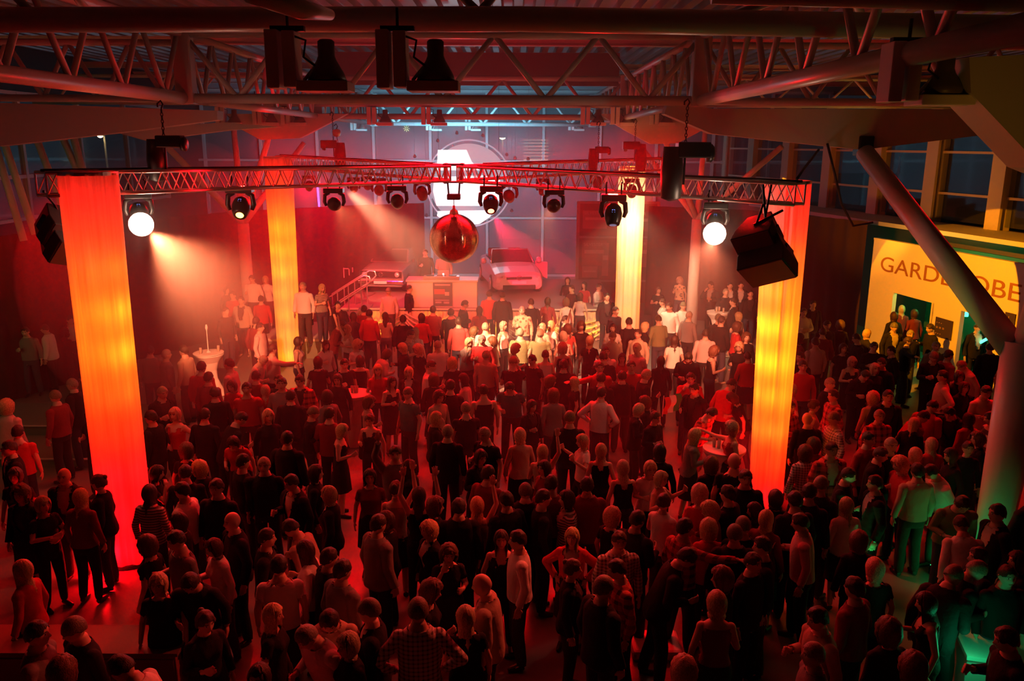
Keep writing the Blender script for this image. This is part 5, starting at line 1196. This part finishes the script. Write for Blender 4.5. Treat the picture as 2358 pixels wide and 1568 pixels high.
PEOPLE = """
786 748 ms mj 8 R
801 757 wy wk 3 CL
821 792 wC wt 1 CR
749 793 wl ws 1 CR
685 786 wl pk 0 R
732 833 wo kt 1 F
626 804 ms ps 5 FR
605 828 mg ps 8 R
792 836 ms kt 1 CR
829 830 wo kk 1 F
778 872 wo ks 1 C
901 878 wl kd 1 CR
870 850 wy rt 0 C
950 856 wz kj 0 C
941 904 mb tt 0 CL
890 814 wo ps 8 FR
930 800 wz ks 1 CL
964 803 wC kt 1 CL
956 764 wy wt 0 F
943 769 ms gt 1 R
1008 795 mg ws 0 F
982 841 ms ws 1 R
1042 835 wC kt 0 F
999 874 wc kj 0 F
1079 787 wy gs 6 CR
1108 780 mg rs 1 C
1088 763 wc gt 6 R
1118 753 mg pt 0 F
1158 749 wz wk 0 CR
1056 740 ms Xs 0 F
1137 786 wc wk 1 L
1185 802 wC wk 1 R
1119 818 mg et 0 F
1182 833 mb kt 6 F
1071 871 wl ps 1 L
1033 890 ms ks 0 F
1174 890 ms tt 8 C
1073 940 mg kt 0 F
1002 962 wy kj 0 R
1030 994 mg ks 0 F
1013 910 wc es 1 CR
1114 899 ms kk 0 F
847 925 wc kd 1 R
852 965 wu kk 1 C
755 912 wo gs 0 FL
758 953 ms ms 0 F
784 990 wz kd 1 R
718 948 mb ks 1 R
669 912 ms kj 0 F
643 880 ms gs 0 C
692 875 ms Xj 1 C
620 899 wy rs 0 F
617 956 wz ks 0 CR
1119 997 mg kt 1 CL
1105 1050 wo kj 1 CR
1122 1090 ms ms 0 FR
910 1042 ms gs 3 C
852 1096 wo mt 0 C
915 1128 wu ek 3 F
760 1138 wz kj 0 L
600 1066 mg ks 0 C
675 1108 ms kj 1 CL
724 1088 wo ks 0 R
960 1139 wl kk 4 F
850 722 ms rs 0 F
887 728 wl ek 0 F
928 735 ms kj 0 F
971 731 wo rs 0 F
997 713 ms ms 0 F
1038 720 ms ks 0 F
1068 700 ms kj 1 R
1127 677 ms Xs 0 F
1104 714 wl ms 0 F
1157 680 ms kj 0 F
1203 713 mg Fs 1 C
1223 696 ms ks 0 F
1261 693 wl ms 0 F
895 670 mb ps 0 C
941 664 ms kj 0 R
778 702 ms kj 0 C
813 728 wl ks 0 F
838 712 ms ms 0 F
1198 766 mg Gt 0 F
1244 768 mg Gt 0 F
1252 752 wz es 0 CL
1268 748 wy wt 0 CL
1297 775 wC wk 1 F
1296 801 wC kk 0 F
1256 817 wu wk 0 F
1228 827 ms kt 1 CL
1307 757 wc Xt 0 F
1338 750 wc kt 7 C
1301 735 ws rk 3 R
1358 784 wy kt 0 F
1411 753 wl wt 1 C
1410 774 mb es 0 C
1470 768 ms es 0 CL
1416 715 ms ks 0 CR
1451 741 ms ks 0 F
1482 751 wz ks 0 R
1517 735 ms Gs 1 F
1542 705 ms ws 1 CL
1573 703 mb Ps 0 C
1586 726 mg gs 0 FR
1553 782 wl wt 0 F
1625 768 ms ps 0 F
1657 735 mb kj 0 F
1464 801 mg pt 0 CL
1398 808 ms wt 0 C
1390 822 ms ks 1 F
1433 822 wl rt 1 C
1453 842 ms rs 0 C
1485 862 mg ks 1 R
1522 831 wl ks 0 F
1585 822 ms ks 8 C
1642 808 wc kk 1 R
1381 845 ms rs 5 C
1384 871 ms ks 0 F
1298 840 ms kj 0 F
1266 878 wc ks 0 R
1324 879 wy kt 0 L
1275 910 wc gj 0 F
1223 933 wo kj 1 CR
1384 905 ms ws 9 FR
1468 942 wz kj 1 R
1507 959 wu ks 1 CR
1487 926 wc ks 0 L
1433 866 ms kj 0 F
1590 868 ms rs 6 C
1600 893 ms kj 1 CL
1637 950 ms Xt 8 CR
1683 884 ms rs 8 FR
1688 916 wo kt 8 L
1596 1000 wy gs 1 R
1686 985 wC rk 5 L
1198 1002 wz es 1 F
1312 962 mb ks 0 F
1344 1014 wz wt 7 L
1384 1037 wy kk 0 F
1249 1040 wy ek 3 F
1493 1076 wz wt 1 C
1439 1076 wy kk 1 F
1519 1100 wz wk 7 CR
1519 1040 wo ks 0 F
1350 1119 ms mj 0 F
1255 1076 wo ms 0 CL
1210 1131 mb kj 0 F
1269 1113 ms ms 0 F
1639 1070 wc kj 0 F
1691 1062 mb kt 1 F
1619 1140 wC rt 1 F
1307 645 wo ks 0 C
1317 664 ms ks 0 CL
1346 656 wl rt 0 CL
1378 660 ms ws 2 CR
1336 682 wo pk 0 F
1304 695 wc pk 0 F
1397 683 ms kj 0 C
1516 667 wo kt 1 C
1566 645 wC Ft 1 CL
1527 695 ws wt 0 L
1639 655 ms kj 6 CL
1671 672 mg ks 0 C
1681 657 ms kj 0 C
1706 656 ms kj 0 C
1728 675 ms kj 0 C
1690 694 ms kj 0 L
1658 735 ms kj 0 FR
1702 728 wz gt 0 FL
1696 752 wc rt 0 R
1703 798 wC ks 1 CL
1718 776 wc ks 0 C
1722 820 ws rs 0 F
1817 936 ms Xs 2 CR
1840 778 wo mt 0 R
1850 718 ms ws 2 C
1903 747 ms ks 1 C
1936 748 wc ks 0 F
1895 765 ms ms 0 F
1872 700 ms kj 0 C
1879 788 ms ps 0 F
1941 801 wo kt 0 C
1975 778 ms ks 1 L
1995 768 wz ks 0 R
2012 797 ms ks 1 C
2054 807 ms kj 0 L
2058 752 mb kj 0 C
2090 785 ms ks 5 CR
2096 769 mg ks 0 C
2077 712 wy ms 0 F
2107 722 wo ms 0 F
2060 728 wo kj 0 F
2145 755 ms ks 1 L
2179 735 wu Fs 2 F
2155 796 mg gs 0 C
2150 820 mb kj 1 C
2182 817 ms ms 0 R
2216 840 mg ps 8 L
2173 865 ms ps 9 L
2208 867 wo ks 0 C
2219 891 wo kj 0 C
2251 753 ms kj 0 C
2251 720 wc gs 1 C
2320 830 wc Fs 0 R
2280 800 ms kj 0 F
1845 822 ms ks 0 CL
1849 842 ms rs 0 C
1961 831 wz kd 1 C
2030 836 ms ks 1 CL
2015 846 wz ks 0 C
1992 862 ms kj 8 C
1909 882 mg kj 0 CR
1921 910 ms Xs 0 L
1822 897 wC rt 0 L
2012 916 wC ps 0 F
2044 911 ms kj 0 C
1872 933 wu pt 0 R
1849 965 mb ks 1 F
1923 962 mb Ps 0 L
2024 956 mg Xs 0 C
2104 975 wy ks 8 FR
2146 935 ms rj 8 FR
2188 948 ms kj 8 CL
2124 958 ms rs 8 R
2268 900 ms ps 1 C
2285 962 ms Ss 1 L
2233 965 wl rs 0 F
2253 1010 wc kj 0 L
2228 1030 ws ks 0 C
1875 1025 wc ms 0 F
1903 1029 ms Xj 0 C
1866 1046 wc Pj 0 F
2004 1011 ms rs 0 CR
2024 1043 ms kj 1 CR
2055 1022 mg ks 0 C
2098 1046 wy ks 0 F
2078 1069 mc rs 1 L
2147 1023 wy rs 0 F
2193 1047 wl ks 1 L
1949 1092 ms ks 1 CR
2018 1112 ms kj 0 L
2113 1083 ms es 0 F
2219 1101 ms ws 8 L
1889 1115 mb kj 0 FR
1862 1134 ms ks 0 FR
1829 1146 ms ks 0 F
1792 1152 wo ks 0 F
1716 1098 ms ks 0 C
1951 1164 wy ws 0 F
2215 1157 ms Gs 8 C
2215 1207 ms ws 8 F
1732 1172 wl ks 1 L
1763 1194 wy ms 0 FR
1705 1220 mb ks 0 F
1849 1202 ms ps 1 L
1980 1247 wc kj 1 F
2017 1309 wz kt 0 F
1972 1354 ms ms 0 FL
1733 1286 ms ks 0 CR
1757 1262 ms ks 0 L
1890 1421 ms es 1 L
2050 1454 wc ks 0 F
2139 1380 wl kk 1 L
2245 1310 mg kj 8 R
2262 1285 ms kj 0 L
2195 1330 mb kj 8 FR
1878 1505 mg gs 0 L
2106 1536 wc ms 0 F
2346 1290 wo ks 0 L
2312 1318 ms ks 0 C
2326 1470 ms ks 1 L
1267 1140 ms ks 0 R
1291 1151 wo Sj 0 L
1407 1189 wC kt 0 FR
1464 1197 ms kj 1 FR
1527 1155 wu ws 2 FR
1673 1145 ms kj 0 FL
1652 1165 wC ms 1 L
1157 1242 wl kk 0 C
1193 1238 ms ws 0 L
1318 1233 wy rj 9 C
1425 1242 ms Ps 0 C
1315 1308 wu kj 0 R
1427 1308 ms Xs 1 L
1386 1352 mb kj 0 FR
1117 1345 mb ej 1 L
1574 1214 ms Xs 5 FR
1577 1281 ms kj 8 R
1636 1219 wC rs 1 F
1697 1218 mb kj 0 F
1666 1331 wc ks 0 L
1652 1390 wz mk 1 F
1577 1545 wC ks 0 F
673 1214 ms es 8 L
611 1237 ms kj 0 R
868 1206 ms gj 0 FR
893 1197 wo ks 0 L
990 1219 wC kj 0 CL
1032 1269 wc kt 6 C
1103 1167 wy ek 3 F
709 1265 wl ws 1 L
754 1284 ms kj 0 FR
642 1302 ms wt 0 F
785 1313 ms gj 0 FR
987 1359 wc kt 1 R
625 1414 wy kt 0 R
757 1436 ms es 8 C
731 1466 mg ws 8 CL
797 1456 wz ks 0 CL
842 1409 mb kj 0 L
963 1406 mb Ps 9 F
1073 1421 wy kt 0 F
599 1554 wo rs 0 C
36 1093 wo kt 0 C
50 1135 wc kj 0 C
97 1160 wz kt 2 CR
149 1094 mb kj 0 C
183 1144 wy ms 0 F
231 1110 wu kj 0 L
317 1080 wo kt 6 R
342 1135 wl Ss 0 F
423 1128 ms ws 0 L
462 1078 wC ks 0 L
426 1088 ms ks 0 F
416 1200 wo ks 0 L
421 1238 ms gt 1 CL
343 1254 wc kt 0 L
538 1198 mb kj 0 CL
488 1260 wo ws 1 CL
56 1311 wy rs 0 L
366 1341 wz kt 0 C
439 1337 ms ks 8 C
469 1427 wu ks 1 CR
92 1453 ms gs 0 R
167 1446 mb ks 1 CL
284 1535 ms ws 8 L
140 1547 wc rt 0 F
59 762 ms gs 1 C
106 756 ms wj 1 L
161 735 ms kj 1 CR
171 883 mg kj 0 L
193 893 wo kj 0 L
129 912 mb ms 0 L
211 954 wo kt 1 C
13 936 mc ps 0 F
40 995 ms rt 0 F
25 1030 ms kj 0 CL
372 902 mg kj 1 CR
404 952 wz rk 9 C
428 1037 wc kt 0 F
463 845 ms rs 0 F
479 869 ms ms 0 F
530 838 ms ps 0 L
536 887 wo rs 1 C
589 866 ms ms 0 F
568 893 ms rt 0 C
597 753 ms ps 0 R
552 963 ms ks 8 FR
538 1017 wo rt 8 C
345 807 ms gs 0 F
388 815 mg gs 0 FR
418 807 ms es 0 L
521 668 wo ks 0 CR
537 679 ms rs 0 C
556 691 ms Sj 0 C
581 641 ms ws 1 C 0.6
612 643 wz ws 1 C 0.6
601 689 ms rs 0 F
519 716 ms ks 0 CR
589 740 ms ms 0 F
684 657 mg ws 0 C 0.6
694 692 ms kj 0 F
740 662 wy St 1 CR 0.75
753 694 wc kt 0 F 0.3
640 876 ms ks 0 C
470 955 ms ks 0 F
495 905 ms ks 0 FL
660 1010 ms kj 0 F
565 1065 ms ks 0 FR
500 1120 ms ks 0 C
945 1075 wl kj 0 L
1000 1165 wc ks 0 R
1060 1165 ms kj 0 F
1160 1150 ms kj 0 FL
2300 1180 ms kj 0 L
2335 1120 ms kj 0 C
350 960 ms kj 0 L
""".strip().split('\n')
LEAN1 = {8: True}
rows = []
for ln in PEOPLE:
    a = ln.split(); px, py = float(a[0]), float(a[1]); sex, hr = a[2][0], a[2][1]; 
    if sex == 'm' and hr == 'c': hr = 'C'
    rows.append(dict(px=px, py=py, sex=sex, hair=hr, col=a[3][0], typ=a[3][1], pose=int(a[4]), face=a[5], z=float(a[6]) if len(a) > 6 else 0))
rnd = random.Random(11); RGs = {}
for r_ in rows:
    s = {'m': 1.0+rnd.uniform(-.02, .045), 'w': .945+rnd.uniform(-.025, .03)}[r_['sex']]
    if r_['py'] > 1330: s *= 1.04
    r_['s'] = s; hz = 1.645
    dy = 0
    if r_['pose'] == 8: hz = 1.58; dy = .26
    elif r_['pose'] in (1, 6): hz = 1.64; dy = .04
    q = PZ(r_['px'], r_['py'], r_['z']+hz*s); yw = R(YAW[r_['face']]+rnd.uniform(-14, 14)); r_['yaw'] = yw
    r_['x'] = q.x+dy*s*math.sin(yw); r_['y'] = q.y-dy*s*math.cos(yw)
# gentle separation so that bodies do not run into each other
for it in range(30):
    for i, a in enumerate(rows):
        for b in rows[i+1:]:
            if abs(a['z']-b['z']) > .25: continue
            dx, dy = b['x']-a['x'], b['y']-a['y']
            if abs(dx) > .42 or abs(dy) > .42: continue
            d = math.hypot(dx*1.0, dy*1.15)
            if d < .40 and d > 1e-4:
                k = (.40-d)/d*.25; a['x'] -= dx*k*.5; b['x'] += dx*k*.5; a['y'] -= dy*k; b['y'] += dy*k
    for a in rows:
        for cp_ in (pNL, pNR, pFL, pFR, b1, b2, b3):
            dx, dy = a['x']-cp_.x, a['y']-cp_.y; d = math.hypot(dx, dy)
            if d < .62: a['x'] += dx/d*(.62-d); a['y'] += dy/d*(.62-d)
TPL = {}; MESHC = {}
def tpl(sex, pose):
    if (sex, pose) not in TPL: TPL[(sex, pose)] = template(sex, pose)
    return TPL[(sex, pose)]
def meshes(sex, pose, kind, arg):
    key = (sex, pose, kind, arg)
    if key not in MESHC:
        T = tpl(sex, pose)
        MESHC[key] = {'body': lambda: body_mesh(T, 'person'), 'top': lambda: top_mesh(T, arg), 'trousers': lambda: trousers_mesh(T), 'skirt': lambda: skirt_mesh(T), 'hair': lambda: hair_mesh(T, arg), 'inner': lambda: inner_shirt(T)}[kind]()
    return MESHC[key]
def plan(r_):
    """list of (part name, mesh, colour, pattern)"""
    out = []; k = r_['typ']; sx, ps = r_['sex'], r_['pose']; c = COLR[r_['col']]; pt = PAT.get(r_['col'], 'plain')
    tn = {'s': 'shirt', 't': 'tee_shirt', 'k': 'sleeveless_top', 'j': 'jacket', 'd': 'dress_bodice'}[k]
    out.append((tn, meshes(sx, ps, 'top', k), c, pt))
    if k == 'j': out.append(('shirt_front', meshes(sx, ps, 'inner', 0), (.55, .50, .48) if rnd.random() < .5 else (.05, .03, .03), 'plain'))
    if k == 'd' or (sx == 'w' and rnd.random() < .18): out.append(('skirt', meshes(sx, ps, 'skirt', 0), c if k == 'd' else (.03, .025, .03), pt if k == 'd' else 'plain'))
    else: out.append(('trousers', meshes(sx, ps, 'trousers', 0), rnd.choice([(.02, .02, .025), (.03, .04, .07), (.06, .07, .11), (.05, .04, .035), (.02, .018, .02)]), 'plain'))
    st = HSTY[r_['hair']]
    if r_['hair'] == 'b' and rnd.random() < .6: st = 'h'
    if st: out.append(('hair', meshes(sx, ps, 'hair', st), tuple(min(1, h*rnd.uniform(.8, 1.25)) for h in HCOL[r_['hair']]), 'hair'))
    return out
rows.sort(key=lambda q: q['y'])
NIND = 312
# the ones kept single: nearest first, plus anyone on a platform
ind = rows[:NIND]+[q for q in rows[NIND:] if q['z'] > .1 or q['col'] in 'wpF']; rest = [q for q in rows if not any(q is w_ for w_ in ind)]
LM = [('front left fabric column', 300, 1000), ('front right fabric column', 1765, 1000), ('rear left fabric column', 665, 760), ('rear right fabric column', 1445, 720), ('mirror ball', 1046, 760), ('cloakroom doors', 2150, 760), ('thick right edge column', 2290, 1150), ('left tree column', 575, 760), ('stage desk', 1020, 700), ('white platform podium', 1512, 1490), ('lower left cabinet', 260, 1500), ('green-lit counter', 2235, 1500), ('centre of the floor', 1120, 1000), ('nearest open floor below the centre', 1050, 1420)]
LMN = {'mirror ball': 'below mirror ball', 'white platform podium': 'by red-lit podium', 'nearest open floor below the centre': 'in nearest middle rows', 'centre of the floor': 'mid dance floor'}
seen = {}
for q in ind:
    lm = min(LM, key=lambda l: math.hypot((l[1]-q['px']), (l[2]-q['py'])*1.25))
    nm = lm[0]
    side = 'left of' if q['px'] < lm[1]-35 else ('right of' if q['px'] > lm[1]+35 else ('behind' if q['py'] < lm[2] else 'before'))
    loc = LMN[nm]+(' towards the left' if side == 'left of' else ' towards the right' if side == 'right of' else '') if nm in LMN else side+' '+nm
    what = 'person in %s %s' % (CNAME[q['col']], TNAME[q['typ']]); pn = PNAME[q['pose']]; fn = FNAME[q['face']]
    act = pn if pn else fn
    base = '%s, %s, %s' % (what, act, loc); q['lab0'] = (what, act, loc, fn); seen.setdefault(base, []).append(q)
ORD = ['nearest', 'second nearest', 'third nearest', 'fourth nearest', 'fifth nearest', 'sixth nearest', 'seventh nearest', 'eighth nearest', 'ninth nearest']
for base, g in seen.items():
    g.sort(key=lambda q: q['y'])
    for i, q in enumerate(g):
        q['label'] = base if len(g) == 1 else base+', %s' % ORD[min(i, 8)]
        if len(q['label'].replace('-', ' ').split()) > 14: q['label'] = q['label'].replace('half facing the balcony', 'half facing us').replace('facing the balcony', 'facing us').replace(' towards the ', ' to the ')
for q in ind:
    sx, ps = q['sex'], q['pose']
    o = bpy.data.objects.new('person', meshes(sx, ps, 'body', 0)); COL.objects.link(o)
    o.location = (q['x'], q['y'], q['z']); o.rotation_euler = (0, 0, q['yaw']); o.scale = (q['s']*(1 if sx == 'w' else 1.03), q['s']*(1.0), q['s'])
    o['label'] = q['label']; o['category'] = 'person'; o['group'] = 'party guests on the dance floor'
    for nme, me, c, pt in plan(q):
        ch = bpy.data.objects.new(nme, me); COL.objects.link(ch); ch.parent = o; ch.color = (*c, 1)
        if pt not in ('plain', 'hair'): ch.material_slots[0].link = 'OBJECT'; ch.material_slots[0].material = CL[pt if not (q['col'] == 'S' and q['typ'] == 's' and q['sex'] == 'm') else 'wide']
# stage people
for (px, py, y, z, sx, hr, col, typ, ps, fc, lb) in ((980, 580, 27.4, 1.0, 'm', 's', 'k', 's', 1, 'C', 'disc jockey in black shirt standing behind the white desk'), (1022, 606, 27.35, 1.0, 'm', 's', 'p', 's', 8, 'C', 'person in pale pink shirt bent over the laptop behind the desk')):
    p = P(px, py, y); q = dict(sex=sx, pose=ps, typ=typ, col=col, hair=hr)
    s = (p.z-1.0)/1.64 if ps != 8 else 1.0
    o = bpy.data.objects.new('person', meshes(sx, ps, 'body', 0)); COL.objects.link(o); o.location = (p.x, y, 1.0); o.rotation_euler = (0, 0, PI); o.scale = (min(1.05, s),)*3
    tag(o, lb, 'person', 'disc jockeys')
    for nme, me, c, pt in plan(q):
        ch = bpy.data.objects.new(nme, me); COL.objects.link(ch); ch.parent = o; ch.color = (*c, 1)
# the rest of the far crowd, past the 300 that show largest: one mesh
M_hairv = hair_mat('crowd_hair', True); V, F, MI, TI = [], [], [], []; nvx = 0
for q in rest:
    M_ = Matrix.LocRotScale(Vector((q['x'], q['y'], q['z'])), Matrix.Rotation(q['yaw'], 3, 'Z').to_quaternion(), Vector((q['s'],)*3))
    Mn = np.array(M_); items = [(meshes(q['sex'], q['pose'], 'body', 0), (.6, .4, .3), 0)]+[(me, c, 1 if pt != 'hair' else 2) for nme, me, c, pt in plan(q)]
    for me, c, kind in items:
        n = len(me.vertices); co = np.empty(n*3); me.vertices.foreach_get('co', co); co = co.reshape(-1, 3) @ Mn[:3, :3].T+Mn[:3, 3]
        V.append(co); F += [tuple(i+nvx for i in p.vertices) for p in me.polygons]; MI += [kind]*len(me.polygons); TI.append(np.tile(np.array((*c, 1)), (n, 1))); nvx += n
if rest:
    me = bpy.data.meshes.new('crowd'); me.from_pydata(np.vstack(V).tolist(), [], F)
    for m in (M_skin, CL['vcol'], M_hairv): me.materials.append(m)
    me.polygons.foreach_set('material_index', MI); me.polygons.foreach_set('use_smooth', [True]*len(F))
    at_ = me.color_attributes.new('tint', 'FLOAT_COLOR', 'POINT'); at_.data.foreach_set('color', np.vstack(TI).astype(np.float32).ravel())
    a = me.attributes.new('head_pos', 'FLOAT_VECTOR', 'POINT'); hp = np.zeros((nvx, 3), np.float32); hp[:, 1] = -1; a.data.foreach_set('vector', hp.ravel())
    o = bpy.data.objects.new('crowd', me); COL.objects.link(o); o['kind'] = 'stuff'; o['label'] = 'dense far rows of the crowd between stage and side curtains'; o['category'] = 'crowd'
print('people', len(ind), 'rest', len(rest), 'templates', len(TPL))
# ---------------------------------------------------------------- haze
m = bpy.data.materials.new('stage_haze'); m.use_nodes = True; n = m.node_tree; n.nodes.clear()
o_ = n.nodes.new('ShaderNodeOutputMaterial'); v_ = n.nodes.new('ShaderNodeVolumeScatter'); v_.inputs['Color'].default_value = (.95, .95, .95, 1); v_.inputs['Density'].default_value = HAZE; v_.inputs['Anisotropy'].default_value = .2
n.links.new(v_.outputs[0], o_.inputs['Volume'])
hz = MB().box((-1.5, 25.5, 4.4), (14.6, 26.6, 8.76)).build('haze', m); hz['kind'] = 'stuff'; hz['label'] = 'thin theatrical haze filling the hall'; hz['category'] = 'haze'

m2 = m.copy(); m2.name = 'smoke_puff'; m2.node_tree.nodes['Volume Scatter'].inputs['Density'].default_value = .085
pc = P(395, 640, 15.6)
sp = MB().lathe([(max(.001, math.sin(PI*k/16)), -math.cos(PI*k/16)) for k in range(17)], (0, 0, 0), 32).build('smoke', m2, smooth=True, loc=pc); sp.scale = (2.5, 2.9, 2.7)
sp['kind'] = 'stuff'; sp['label'] = 'thicker smoke drifting through the beam between the two left columns'; sp['category'] = 'smoke'
